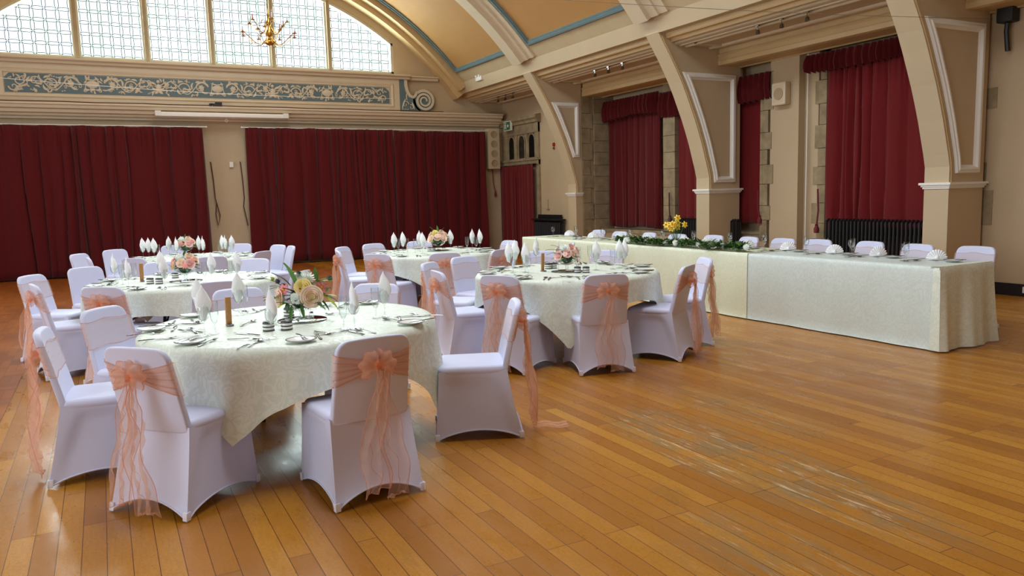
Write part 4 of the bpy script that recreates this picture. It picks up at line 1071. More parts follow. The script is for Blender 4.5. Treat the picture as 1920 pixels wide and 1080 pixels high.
def endcap(u, v):
    Z = .764; s = max(0, (v-.2)/.8); q = max(0, (u-.1)/.9)
    w = .026*sin(q*11+1)*s**.8+.008*sin(q*27)*s; fl = .03*s
    if u < .1:       # wrapped round the front corner
        x = HX0-.014-.022*s; y0_ = 4.20-fl*.6-.022*s; y = y0_+(4.265-y0_)*(.1-u)*10
        if v < .2: return (x+.014, max(y, 4.24) if u < .05 else y, Z+.001)
    else:
        x = HX0-.014-.022*s+(HX1-HX0+.03+.05*s)*q+.05*s*s*max(0, (q-.8)/.2); y = 4.20-fl*.6-(w+.022*s)*min(1, q*8+.3)
        if v < .2: return (x, 4.205+.10*(1-v/.2), Z+.001)
    return (x, y, Z-.004-(Z-.02)*s)
m.grid(endcap, 60, 22)
tag(m.build('tablecloth', 'damask', None, angle=50), 'beige patterned cloth hanging over the near end of the long table', 'tablecloth')

# ------------------------------------------------------------------ tableware prototypes
ZT = .7585
def proto_plate():
    r = empty('side_plate'); m = MB(); m.lathe([(.001, .004), (.05, .004), (.062, .010), (.080, .014), (.080, .017), (.062, .0135), (.05, .008), (.001, .007)], 28); m.build('dish', 'plate_white', r)
    m = MB(); m.lathe([(.0795, .0148), (.0818, .0165), (.0795, .0184), (.0745, .0172), (.0795, .0148)], 28); m.build('rim_band', 'plate_rim', r); return r
def flat_path(m, pts, mt=0):   # pts: (y, halfwidth, z, thickness)
    vs = []; n = 6
    for y, w, z, t in pts:
        for k in range(n): a = 2*pi*k/n; vs.append((w*cos(a), y, z+t*sin(a)))
    m.add(vs, [(j*n+i, j*n+(i+1) % n, (j+1)*n+(i+1) % n, (j+1)*n+i) for j in range(len(pts)-1) for i in range(n)]+[tuple(range(n)), tuple((len(pts)-1)*n+i for i in range(n))], mt)
def proto_knife():
    r = empty('table_knife'); m = MB(); flat_path(m, [(-.105, .003, .005, .002), (-.10, .0075, .005, .003), (-.03, .0060, .005, .003), (-.01, .004, .005, .003)]); m.build('handle', 'silver', r)
    m = MB(); flat_path(m, [(-.01, .004, .005, .002), (0, .009, .005, .0012), (.07, .010, .005, .001), (.095, .006, .005, .0008), (.105, .001, .005, .0005)]); m.build('blade', 'silver', r); return r
def proto_fork():
    r = empty('table_fork'); m = MB(); flat_path(m, [(-.10, .003, .004, .002), (-.095, .008, .004, .002), (-.03, .004, .006, .002), (.02, .003, .010, .002), (.04, .011, .008, .0015), (.05, .012, .006, .0012)]); m.build('handle', 'silver', r)
    m = MB()
    for k in range(4):
        x = -.0095+.0063*k; m.tube([(x, .048, .006), (x, .075, .005), (x, .098, .010)], [.0019, .0017, .0009], 5)
    m.build('tines', 'silver', r); return r
def proto_spoon():
    r = empty('table_spoon'); m = MB(); flat_path(m, [(-.10, .003, .004, .002), (-.095, .008, .004, .002), (-.03, .004, .006, .002), (.035, .003, .010, .002), (.045, .006, .009, .0015)]); m.build('handle', 'silver', r)
    m = MB(); m.grid(lambda u, v: (.021*sin(pi*(.04+.92*u))**.7*cos(2*pi*v) if 0 else .021*(v*2-1)*sqrt(max(0.02, 1-(2*u-1)**2)), .04+.062*u, .010-.007*(1-(v*2-1)**2)*sin(pi*u)**.6), 14, 10)
    o = m.build('bowl', 'silver', r); so = o.modifiers.new('s', 'SOLIDIFY'); so.thickness = .0015; return r
def proto_wine():
    r = empty('wine_glass'); m = MB(); m.lathe([(.001, .002), (.030, .002), (.033, .004), (.018, .007), (.005, .012), (.0038, .05), (.005, .078), (.001, .080)], 20); m.build('stem', 'glass_thick', r)
    m = MB(); m.lathe([(.001, .079), (.012, .083), (.026, .098), (.033, .118), (.034, .140), (.030, .168), (.0288, .168), (.0325, .140), (.0315, .119), (.0245, .1), (.011, .086), (.001, .083)], 22); m.build('bowl', 'glass', r); return r
def proto_flute():
    r = empty('champagne_flute'); m = MB(); m.lathe([(.001, .002), (.027, .002), (.030, .004), (.014, .007), (.005, .012), (.004, .055), (.001, .058)], 18); m.build('stem', 'glass_thick', r)
    m = MB(); m.lathe([(.001, .056), (.010, .062), (.021, .085), (.025, .115), (.025, .19), (.0238, .19), (.0238, .115), (.019, .086), (.008, .065), (.001, .062)], 20); m.build('bowl', 'glass', r); return r
def proto_napkin():
    m = MB()
    def fn(u, v):
        a = (u-.5)*2*pi*1.12; e = abs(u-.5)*2
        top = .290-.120*e**.8; z = .088+(top-.088)*v
        r = .012+.016*min(1, v*2.6)+.013*min(1, max(0, v-.28)*3.4)-.003*e; r *= 1-.5*max(0, v-.70)/.30*(1-e)
        return (r*sin(a)*1.08+.008*v*sin(3*v), -r*cos(a)*.72+(.014*v*(1-e)), z)
    m.grid(fn, 36, 16)
    def fn2(u, v):
        a = (u-.5)*2*pi*.8+2.2; z = .09+(.235-.07*abs(u-.5)*2-.09)*v; r = .008+.013*min(1, v*3); return (r*sin(a), -r*cos(a), z)
    m.grid(fn2, 20, 10)
    o = m.build('folded_napkin', 'napkin', None, angle=70); so = o.modifiers.new('s', 'SOLIDIFY'); so.thickness = .0016; return o
def proto_fan():
    m = MB()
    def fn(u, v):
        a = pi*(u*.96+.02); pl = .5+.5*sin(u*pi*22); r = .095*v*(1-.04*pl)
        return (r*cos(a)*1.0, .012*pl*v-.01+.02*v, .004+r*sin(a)*1.02)
    m.grid(fn, 66, 8)
    m.grid(lambda u, v: ((u-.5)*.16, -.02+.07*v, .004+.010*sin(pi*u)*(1-v)), 10, 4)
    m.sphere((0, -.004, .022), .02, 10)
    o = m.build('fan_napkin', 'napkin', None, angle=50); so = o.modifiers.new('s', 'SOLIDIFY'); so.thickness = .002; return o
def proto_pot():
    r = empty('condiment_pot'); m = MB(); m.lathe([(.001, .002), (.030, .002), (.031, .006), (.031, .046), (.029, .050), (.001, .050)], 22); m.build('jar', 'plate_white', r)
    m = MB()
    for z in (.004, .024, .044): m.lathe([(.0312, z-.003), (.0335, z-.003), (.0335, z+.004), (.0312, z+.004)], 22)
    m.lathe([(.001, .050), (.031, .049), (.032, .053), (.028, .056), (.001, .058)], 22); m.build('metal_band', 'pot_dark', r); return r
def proto_block():
    r = empty('wooden_stand'); m = MB(); m.slab(rrect(-.035, .035, 0, .175, .004, 2), lambda u, v, w: (u*.5, w+.012-v*.05, v+.001), .012, .003); m.build('upright', 'wood_block', r)
    m = MB(); m.slab(rrect(-.016, .016, -.028, .028, .004, 2), lambda u, v, w: (u, v, .006+w), .011, .002); m.build('foot', 'steel_dark', r); return r
PR = dict(plate=proto_plate(), knife=proto_knife(), fork=proto_fork(), spoon=proto_spoon(), wine=proto_wine(), flute=proto_flute(), napkin=proto_napkin(), fan=proto_fan(), pot=proto_pot(), block=proto_block())
for k, v in PR.items():
    v['category'] = dict(plate='plate', knife='knife', fork='fork', spoon='spoon', wine='glass', flute='glass', napkin='napkin', fan='napkin', pot='pot', block='stand')[k]
GN = dict(plate='side plates on the tables', knife='table knives', fork='table forks', spoon='table spoons', wine='wine glasses', flute='tall glasses', napkin='folded napkins standing in glasses', fan='fan folded napkins on the long table', pot='banded condiment pots', block='wooden table stands')
ADJ = dict(plate='dark-rimmed side plate', knife='silver knife', fork='silver fork', spoon='silver spoon', wine='wine glass holding a napkin', flute='empty stemmed glass', napkin='pointed white napkin', fan='white fan-folded napkin', pot='white pot with dark bands', block='slim upright wooden stand')
REG = {}
def put(kind, x, y, rz, where, z=ZT, noun=None):
    lab = (noun or ADJ[kind])+' '+where
    o = place(PR[kind], (x, y, z), rz, lab, GN[kind]); REG.setdefault(lab, []).append(o)
    return o
def settle_labels():
    """where several look alike at one place, say which by left-to-right order in the photo"""
    words = {2: ['left of two', 'right of two'], 3: ['leftmost', 'middle one', 'rightmost'], 4: ['leftmost', 'second from left', 'third from left', 'rightmost']}
    for lab, os_ in REG.items():
        if len(os_) > 1:
            def sx(o): v = o.location-Vector((0, 0, H)); return v.dot(R2)/v.dot(fw)
            for k, o in enumerate(sorted(os_, key=sx)):
                o['label'] = lab+', '+(words[len(os_)][k] if len(os_) in words else 'number %d from the left' % (k+1))
def sector(c, p):
    """which side of the table a point is on as seen from the camera"""
    v = Vector((c.x, c.y)).normalized(); r = Vector((v.y, -v.x)); d = Vector((p[0]-c.x, p[1]-c.y))
    a = atan2(d.dot(v), d.dot(r)) % (2*pi)
    return ['right', 'far right', 'far', 'far left', 'left', 'near left', 'near', 'near right'][int((a+pi/8)//(pi/4)) % 8]
def lay(c, dirv, tname, full=True, glass=True, nap=None, gl=None, rnd=random.Random(3)):
    """one place setting in direction dirv (unit) from the table centre"""
    d = Vector((dirv[0], dirv[1], 0)).normalized(); t = Vector((-d.y, d.x, 0)); base = c+d*(RT-.14)
    face = atan2(-(-d.x), -d.y)       # local +y points to the centre
    wh = 'at %s place of %s' % (sector(c, base), tname)
    def P(a, b): q = c+d*a+t*b; return q.x, q.y
    j = lambda s: rnd.uniform(-s, s)
    x, y = P(RT-.13, .21); put('plate', x, y, 0, wh); put('knife', x+j(.01), y+j(.01), face+.7+j(.3), wh, ZT+.014, 'butter knife on plate')
    x, y = P(RT-.16, .10); put('fork', x, y, face+j(.15), wh)
    x, y = P(RT-.16, -.15); put('knife', x, y, face+j(.2), wh)
    x, y = P(RT-.27, .03); put('fork', x, y, face+1.3+j(.4), wh, noun='dessert fork')
    x, y = P(RT-.23, -.04); put('spoon', x, y, face-1.4+j(.4), wh)
    if full:
        x, y = P(RT-.16, -.19); put('spoon', x, y, face+j(.2), wh, noun='soup spoon')
# ---- nearest table, read off the photo
NT1 = 'nearest round table'
def util(kind, h, t, noun=None, dz=0):
    """utensil from handle-end pixel to tip pixel on the table top"""
    a = onz(h[0], h[1], ZT); b = onz(t[0], t[1], ZT); m_ = (a+b)/2; d = b-a
    put(kind, m_.x, m_.y, atan2(-d.x, d.y), 'at %s place of %s' % (sector(T1, m_), NT1), ZT+dz, noun)
za = lambda x, y: (230+x/6.4, 540+y/6.4)
zb = lambda x, y: (520+x/6, 540+y/6)
for (px, py) in ((285, 620), (356.6, 644.5), (565, 641), (771, 608), (690, 569.5), (362, 594), (560, 578)):
    p = onz(px, py, ZT); put('plate', p.x, p.y, 0, 'at %s place of %s' % (sector(T1, p), NT1))
BK = 'butter knife on plate'
for h, t, k, nn, dz in ((za(300, 490), za(520, 480), 'knife', BK, .013), (za(700, 680), za(930, 625), 'knife', BK, .013), (zb(330, 605), zb(220, 550), 'knife', BK, .013), (zb(1690, 385), zb(1560, 410), 'knife', BK, .013), (zb(950, 185), zb(1060, 158), 'knife', BK, .013),
    (za(260, 637), za(600, 600), 'knife', None, 0), (za(820, 578), za(580, 608), 'fork', None, 0), (za(900, 555), za(800, 490), 'spoon', None, 0), (za(880, 530), za(745, 520), 'fork', 'dessert fork', 0),
    (za(340, 443), za(540, 440), 'fork', None, 0), (za(800, 438), za(600, 438), 'knife', None, 0), (za(620, 405), za(540, 450), 'spoon', 'dessert spoon', 0), (za(215, 565), za(330, 555), 'fork', None, 0),
    (za(580, 535), za(655, 450), 'knife', None, 0), (za(835, 390), za(900, 420), 'spoon', None, 0),
    (za(1400, 468), za(1600, 392), 'spoon', None, 0), (za(1285, 622), za(1640, 622), 'fork', None, 0), (za(1640, 572), za(1350, 545), 'knife', None, 0), (za(1400, 720), za(1650, 640), 'knife', None, 0), (za(1490, 722), za(1690, 620), 'spoon', None, 0),
    (za(880, 715), za(1150, 610), 'fork', None, 0), (za(1550, 250), za(1640, 300), 'fork', None, 0), (za(1700, 265), za(1560, 300), 'knife', None, 0), (za(1350, 270), za(1470, 290), 'spoon', None, 0),
    (zb(530, 610), zb(400, 490), 'fork', None, 0), (zb(770, 490), zb(500, 528), 'knife', None, 0), (zb(480, 505), zb(560, 522), 'fork', 'dessert fork', 0), (zb(1050, 500), zb(945, 480), 'spoon', None, 0), (zb(920, 515), zb(850, 495), 'knife', None, 0),
    (zb(1400, 385), zb(1345, 300), 'fork', None, 0), (zb(1390, 378), zb(1245, 360), 'spoon', None, 0), (zb(1790, 312), zb(1590, 318), 'knife', None, 0), (zb(1585, 315), zb(1515, 285), 'fork', 'dessert fork', 0), (zb(1590, 320), zb(1390, 328), 'knife', None, 0),
    (zb(480, 212), zb(640, 165), 'knife', None, 0), (zb(490, 190), zb(600, 212), 'fork', None, 0), (zb(560, 225), zb(690, 228), 'fork', 'dessert fork', 0), (zb(780, 290), zb(650, 295), 'spoon', None, 0), (zb(720, 205), zb(760, 190), 'spoon', None, 0)):
    util(k, h, t, nn, dz)
def at(kind, c, tname, px, py, rz=0, z=ZT, noun=None):
    p = onz(px, py, ZT); return put(kind, p.x, p.y, rz, 'at %s side of %s' % (sector(c, p), tname), z, noun)
def napglass(c, tname, pts, rnd):
    for px, py in pts:
        at('wine', c, tname, px, py); at('napkin', c, tname, px, py, rnd.uniform(-1.2, 1.2)-.5)
rnd = random.Random(12)
napglass(T1, NT1, ((374, 606), (384, 630), (449, 591), (511, 635), (665, 617), (722, 594)), rnd)
for px, py in ((404, 626), (460, 588), (645, 617), (705, 596), (587, 580)): at('flute', T1, NT1, px, py)
for px, py in ((504, 620), (538, 618), (542, 592)): at('pot', T1, NT1, px, py)
at('block', T1, NT1, 431, 611, .25)

def others(c, tname, seed, naps, flutes, pots, block, off=0, skip=()):
    rnd = random.Random(seed)
    v = Vector((c.x, c.y)).normalized(); base = atan2(v.y, v.x)-pi/2
    for k in range(8):
        if k in skip: continue
        a = base+k*pi/4+off; lay(c, (cos(a), sin(a)), tname, k % 2 == 0, rnd=rnd)
    napglass(c, tname, naps, rnd)
    for p in flutes: at('flute', c, tname, *p)
    for p in pots: at('pot', c, tname, *p)
    if block: at('block', c, tname, *block, .2)
others(T2, 'second left table', 21, ((216, 529), (242, 541), (303, 523), (309.5, 540), (398, 530), (446, 527)), ((230, 534), (253, 530), (385, 529), (433, 526)), ((282, 532), (299, 532), (329, 521)), (267, 528))
others(T3, 'right-hand round table', 22, ((954, 508), (966, 503), (985, 511), (1006, 494), (1047, 509), (1118, 507), (1161.5, 503), (1171, 501)), ((962, 512), (991, 516), (1085, 497), (1106, 494), (1149, 505), (1083, 512)), ((1028, 504), (1038, 503), (1083, 511), (1099, 511)), (1019, 509))
others(T4, 'farthest left table', 23, ((269, 484), (280, 484), (290, 485), (318, 480), (332, 482), (374, 479), (382, 480), (418, 478), (424, 478), (436, 479)), ((298, 484), (412, 478), (430, 480), (326, 480)), (), None)
others(T5, 'middle far table', 24, ((739.5, 476), (756, 474), (787, 471), (793, 476), (845, 469), (886, 468), (900, 468)), ((747, 474), (764, 473), (876, 470), (893, 470), (779, 474)), ((806, 471), (812, 471)), None)
# ---- long table settings
FW = 'on long table, %s'
fans = [(1070, 443, 'farthest place'), (1112, 447, 'second farthest place'), (1163, 450, 'third farthest place'), (1215, 453, 'fourth farthest place'), (1283, 457, 'place beside the daffodils'), (1340, 459, 'place before the middle pier'), (1409, 464, 'place at near end of garland'), (1478, 470, 'place before the painted wall'), (1565, 476, 'place left of the long radiator'), (1648, 481, 'place before the long radiator'), (1757, 488, 'nearest place')]
for i, (px, py, wh) in enumerate(fans):
    p = onz(px, py, ZT); p.x = min(p.x, 7.08); w = FW % wh
    put('fan', p.x, p.y, pi/2-2.2+rnd.uniform(-.2, .2), w, ZT+.004)
    if i > 4:
        put('plate', 7.0, p.y-.20, 0, w, ZT+.004); put('knife', 7.0, p.y-.21, .9, w, ZT+.018, BK)
    else: put('plate', 7.05, p.y-.22, 0, w, ZT+.004)
    put('knife', 6.98, p.y+.13, pi/2+.1, w, ZT+.004); put('fork', 6.97, p.y-.10, pi/2-.1, w, ZT+.004); put('fork', 6.80, p.y+.08, 1.2, w, ZT+.004, 'dessert fork'); put('spoon', 6.82, p.y+.12, -1.9, w, ZT+.004)
gl = [(1079, 446), (1129, 450), (1180, 453), (1241, 456), (1300, 459), (1368, 464), (1433, 469), (1512, 475), (1598, 482), (1699, 492)]
for i, (px, py) in enumerate(gl):
    p = onz(px, py, ZT); w = FW % fans[i][2]
    put('flute', p.x, p.y, 0, w, ZT+.004); put('wine', p.x+.06, p.y+.06, 0, w, ZT+.004, 'empty wine glass')
p = onz(1037, 444, ZT); put('wine', p.x, p.y, 0, 'alone on the far left corner of the long table', ZT+.004, 'single wine glass')
for px, py, wh in ((1078, 449, 'at the far end of the long table'), (1088, 449, 'near the far end of the long table'), (1246, 461, 'left of the daffodil vase'), (1256, 461, 'close beside the daffodil vase')):
    p = onz(px, py, ZT); put('pot', p.x, p.y, 0, wh, ZT+.004)

# ------------------------------------------------------------------ flowers
def fr_(axis):
    a = Vector(axis).normalized(); u = a.cross(Vector((0, 0, 1)))
    u = u.normalized() if u.length > .1 else Vector((1, 0, 0)); return a, u, a.cross(u)
def rose(parent, c, axis, R, mt, name='rose', seed=0, layers=4):
    a, u, v = fr_(axis); c = Vector(c); m = MB(); rnd = random.Random(seed)
    for L in range(layers):
        rr = R*(.28+.72*L/(layers-1)); n = 3+L; op = .25+.55*L/(layers-1)
        for k in range(n):
            th = 2*pi*k/n+L*.7+rnd.uniform(-.1, .1)
            def fn(s, t, th=th, rr=rr, op=op, n=n, L=L):
                w = (s-.5)*2; ang = th+w*pi/n*1.25
                r = rr*(sin(pi*.5*t)**.8)*(1-.06*abs(w)**3); h = R*(.95-.25*L/(layers-1))*(t-.3)*(1-.18*abs(w)**2)
                if t > .8: r += rr*op*(t-.8)*1.1; h -= R*op*(t-.8)*.8
                return tuple(c+a*h+(u*cos(ang)+v*sin(ang))*r)
            m.grid(fn, 6, 6)
    m.sphere(tuple(c), R*.45, 8)
    return m.build(name, mt, parent, angle=80)
def ruffle(parent, c, axis, R, mt, name='chrysanthemum', seed=0, n=90):
    a, u, v = fr_(axis); c = Vector(c); m = MB(); rnd = random.Random(seed)
    m.sphere(tuple(c), R*.6, 10)
    for k in range(n):
        ph = math.acos(1-1.35*(k+.5)/n); th = k*2.39996; d = a*cos(ph)+(u*cos(th)+v*sin(th))*sin(ph); s = d.cross(a); s = s.normalized() if s.length > .01 else u; up = s.cross(d)
        L_ = R*rnd.uniform(.85, 1.1); w = R*.13; p0 = c+d*R*.5; p1 = c+d*L_*.85+up*0; p2 = c+d*L_+up*R*.08
        m.add([p0-s*w*.5, p0+s*w*.5, p1+s*w, p2, p1-s*w], [(0, 1, 2, 3, 4)])
    return m.build(name, mt, parent, angle=80)
def star(parent, c, axis, R, mts, name='lily', n=6, seed=0, core=.2, trumpet=0):
    a, u, v = fr_(axis); c = Vector(c); m = MB()
    for k in range(n):
        th = 2*pi*k/n+seed
        d = u*cos(th)+v*sin(th); s = a.cross(d)
        def fn(p, q, d=d, s=s):
            w = (p-.5)*R*.55*sin(pi*(.08+.88*q))**.8
            return tuple(c+d*R*q+s*w+a*(R*.35*q*(1-q)*1.6+.0*q-abs(p-.5)*R*.12))
        m.grid(fn, 4, 6)
    if trumpet:
        m.grid(lambda p, q: tuple(c+(u*cos(2*pi*p)+v*sin(2*pi*p))*R*(.16+.16*q+.03*sin(p*2*pi*8)*q)+a*R*trumpet*q), 20, 4, m=1)
    else: m.sphere(tuple(c+a*R*.08), R*core, 6, 1)
    return m.build(name, mts, parent, angle=80)
def leaf(parent, c, d, L_, w, mt, name='leaf', curl=.3, mb=None):
    d = Vector(d).normalized(); s = d.cross(Vector((0, 0, 1))); s = s.normalized() if s.length > .05 else Vector((1, 0, 0)); up = s.cross(d); c = Vector(c)
    m = mb or MB()
    m.grid(lambda p, q: tuple(c+d*L_*q+s*(p-.5)*2*w*sin(pi*(.02+.96*q))**.8*(1-.25*q)+up*(-curl*L_*q*q+abs(p-.5)*w*.5)), 4, 7)
    if mb: return None
    return m.build(name, mt, parent, angle=80)
def arrangement(c, tname, seed, style, scale=1.0, cpx=None):
    """pedestal glass bowl on a mirror disc with a low arrangement of flowers"""
    p = onz(cpx[0], cpx[1], ZT); S = scale; right = Vector((R2.x, R2.y, 0)).normalized(); back = Vector((-right.y, right.x, 0))
    m = MB(); m.lathe([(.001, 0), (.148, 0), (.15, .002), (.15, .005), (.147, .006), (.001, .006)], 40)
    tag(m.build('mirror_disc', 'mirror', None, loc=(p.x, p.y, ZT)), 'round mirror disc under the flower bowl of the '+tname, 'mirror', 'mirror discs')
    zb_ = ZT+.0065
    b = empty('pedestal_bowl', (p.x, p.y, zb_), 0, label='clear glass pedestal bowl holding the flowers on the '+tname, cat='bowl', group='glass flower bowls')
    m = MB(); m.lathe([(.001, 0), (.055, 0), (.058, .004), (.03, .009), (.012, .02), (.018, .032), (.011, .044), (.02, .055), (.001, .056)], 26); m.build('pedestal', 'glass_thick', b)
    m = MB(); m.lathe([(.001, .055), (.03, .058), (.07, .075), (.098, .10), (.108, .125), (.106, .127), (.095, .102), (.066, .078), (.028, .062), (.001, .060)], 30); m.build('dish', 'glass', b)
    t = empty('flower_arrangement', (p.x, p.y, zb_+.10), 0, label={'a': 'lush arrangement with a yellow rose and pink lilies on the ', 'b': 'peach and pink flower arrangement on the ', 'c': 'pale pink rose arrangement on the ', 'd': 'cream and peach flower arrangement on the '}[style]+tname, cat='flowers')
    rnd = random.Random(seed)
    def W(x, y, z): v = right*x*S+back*y*S; return (v.x, v.y, z*S)
    m = MB(); m.sphere((0, 0, .03*S), .062*S, 12)
    for k in range(26):
        th = rnd.uniform(0, 2*pi); e = rnd.uniform(-.15, .9); leaf(None, (0, 0, .03*S), (cos(th)*cos(e), sin(th)*cos(e), sin(e)), rnd.uniform(.10, .15)*S, .016*S, None, mb=m)
    m.build('foliage', 'leaf_dark', t, angle=80)
    if style == 'a':
        rose(t, W(.035, -.07, .095), W(.1, -1, .35), .042*S, 'rose_yellow', seed=1); rose(t, W(.075, -.075, .045), W(.5, -1, .05), .055*S, 'rose_peach', seed=2, layers=5)
        rose(t, W(-.095, -.05, .035), W(-1, -.8, .1), .045*S, 'rose_peach', seed=3)
        ruffle(t, W(.03, .0, .13), W(.1, -.2, 1), .055*S, 'flower_white', seed=4); ruffle(t, W(.0, -.09, .04), W(0, -1, .1), .035*S, 'flower_white', seed=5); ruffle(t, W(.035, -.085, .03), W(0, -1, .1), .03*S, 'flower_white', seed=6)
        for q, (x, y, z) in enumerate(((-.05, -.09, .01), (.09, -.06, .01), (-.12, .0, .03), (.13, .0, .04), (.0, .02, .15), (-.10, .05, .08), (.08, .05, .11))):
            for w__ in range(3): leaf(t, W(x, y, z), W(x*6+.5*(w__-1), y*6-.3, .5-.35*w__), .085*S, .015*S, ('leaf_green', 'leaf_lime', 'leaf_dark')[(q+w__) % 3])
        for q, (x, y, z, r) in enumerate(((-.075, -.06, .085, .032), (.125, -.03, .09, .036), (.02, -.09, .075, .022), (-.11, -.04, .075, .024))): star(t, W(x, y, z), W(x*4, -1, .5), r*S*1.2, ['lily_pink' if q < 2 else 'rose_pink', 'daffodil_core'], seed=q)
        for x, y, z, dx, dy, dz, L_, w, mt in ((-.02, -.03, .09, -.1, -.1, 1, .15, .034, 'leaf_green'), (.06, -.02, .10, .9, -.1, .55, .13, .028, 'leaf_green'), (-.05, -.02, .1, -.6, 0, .8, .12, .016, 'leaf_dark'), (.12, -.03, .05, .8, -.3, -.35, .13, .018, 'leaf_lime'), (.10, -.05, .04, .8, -.2, -.5, .10, .014, 'leaf_dark'), (-.08, -.05, .06, -.6, -.5, -.2, .10, .016, 'leaf_green'), (-.03, -.08, -.0, .0, -.7, -.9, .09, .012, 'leaf_green'), (.02, -.09, .0, .5, -.7, -.8, .08, .012, 'leaf_green'), (-.1, -.02, .1, -.6, .1, .5, .10, .012, 'leaf_lime')):
            leaf(t, W(x, y, z), W(dx, dy, dz), L_*S, w*S, mt)
        for x, y, z in ((.17, -.02, .135), (-.12, -.01, .125), (-.09, -.01, .10)): ruffle(t, W(x, y, z), W(x, -.3, .6), .020*S, 'thistle', 'thistle', seed=9, n=40)
        ruffle(t, W(-.15, 0, .14), W(-.6, -.2, .6), .016*S, 'leaf_lime', 'bud', n=30)
    else:
        cols = {'b': ['rose_peach', 'rose_pink', 'flower_white'], 'c': ['rose_pink', 'rose_peach', 'flower_white'], 'd': ['rose_peach', 'rose_peach', 'flower_white']}[style]
        spots = [(-.08, -.05, .05, .046), (.07, -.06, .06, .044), (0, -.07, .07, .042), (-.03, -.03, .12, .045), (.05, -.01, .12, .042), (-.09, .0, .10, .036), (.10, .0, .09, .036), (.0, .06, .10, .045), (-.06, .07, .06, .04), (.07, .07, .06, .04)]
        for q, (x, y, z, r) in enumerate(spots):
            if q in (3, 7): ruffle(t, W(x, y, z), W(x, y-.05, .12), r*S*1.05, 'flower_white' if style != 'd' else 'rose_yellow', seed=q)
            else: rose(t, W(x, y, z), W(x, y-.03, .05), r*S, cols[q % 2], seed=q)
        for q in range(5): th = rnd.uniform(0, 6.28); star(t, W(.11*cos(th), .10*sin(th)-.02, .07+.03*sin(q)), W(cos(th), sin(th), .4), .030*S, ['lily_pink' if style == 'b' else 'rose_pink', 'daffodil_core'], seed=q)
        lv = {'b': ((0, 0, .12, .1, -.1, 1, .08), (.02, 0, .12, .5, 0, 1, .08), (-.02, 0, .12, -.5, 0, 1, .07)), 'c': ((-.08, -.02, .10, -1, -.1, .35, .13), (-.08, 0, .08, -1, 0, .1, .12), (-.06, -.02, .12, -.8, 0, .6, .10)), 'd': ((0, 0, .13, 0, 0, 1, .09), (.03, 0, .13, .5, 0, 1, .08), (-.04, 0, .13, -.4, 0, 1, .09))}[style]
        for x, y, z, dx, dy, dz, L_ in lv: leaf(t, W(x, y, z), W(dx, dy, dz), L_*S, .016*S, 'leaf_green')
        for q in range(6): th = 2*pi*q/6; leaf(t, W(.06*cos(th), .06*sin(th), .03), W(cos(th), sin(th), .1), .09*S, .015*S, 'leaf_green' if q % 2 else 'leaf_lime')
arrangement(T1, NT1, 1, 'a', 1.12, (567, 600))
arrangement(T2, 'second left table', 2, 'b', 1.0, (349, 527))
arrangement(T3, 'right-hand round table', 3, 'c', .95, (1063, 509))
arrangement(T4, 'farthest left table', 4, 'b', 1.05, (349, 480))
arrangement(T5, 'middle far table', 5, 'd', 1.1, (822, 470))
# salt shakers on the mirror
p = onz(584, 599, ZT); m = MB()
m.lathe([(.001, 0), (.017, 0), (.018, .004), (.013, .035), (.001, .036)], 14, (0, 0, 0), 0); m.lathe([(.001, .034), (.014, .034), (.012, .045), (.001, .047)], 14, (0, 0, 0), 1)
tag(m.build('salt_shaker', ['glass_thick', 'silver'], None, loc=(p.x, p.y, ZT+.0065)), 'little glass salt shaker on the mirror disc of the nearest table', 'shaker')

# garland along the front edge of the long table
g = empty('leaf_garland', (6.62, 9.0, ZT+.004), 0, label='green leafy garland with white blossoms along the long table edge', cat='garland')
ga = onz(1110, 459, ZT); gb = onz(1428, 471, ZT); y_a, y_b = ga.y, gb.y; rnd = random.Random(31)
m = MB(); path = []
for i in range(121):
    t = i/120; y = y_a+(y_b-y_a)*t; path.append((6.56-6.62+.035*sin(y*5.1)+.02*sin(y*13), y-9.0, .018))
m.tube(path, .005, 5); m.build('stem', 'leaf_dark', g)
for part, mt, cnt in (('foliage', 'leaf_green', 900), ('foliage', 'leaf_dark', 700)):
    m = MB()
    for k in range(cnt):
        q = path[rnd.randrange(1, 120)]; q = Vector(q)+Vector((rnd.gauss(0, .035), rnd.gauss(0, .02), rnd.uniform(0, .06)))
        if q.z < .008: q.z = .008
        th = rnd.uniform(0, 2*pi); e = rnd.uniform(0, .9); leaf(None, q, (cos(th)*cos(e), sin(th)*cos(e), sin(e)), rnd.uniform(.05, .09), rnd.uniform(.012, .020), None, mb=m, curl=.2)
    m.v = [(x, y, max(z, .002)) for x, y, z in m.v]
    m.build(part, mt, g, angle=80)
for px, py in ((1140, 456), (1188, 458), (1218, 461), (1284, 465), (1318, 466), (1336, 465), (1390, 470), (1165, 455), (1240, 462), (1356, 466)):
    p = onz(px, py, ZT+.03); ruffle(g, (min(max(p.x, 6.52), 6.7)-6.62, p.y-9.0, .06), (-1, -.3, .5), .042, 'flower_white', 'blossom', seed=int(px), n=44)
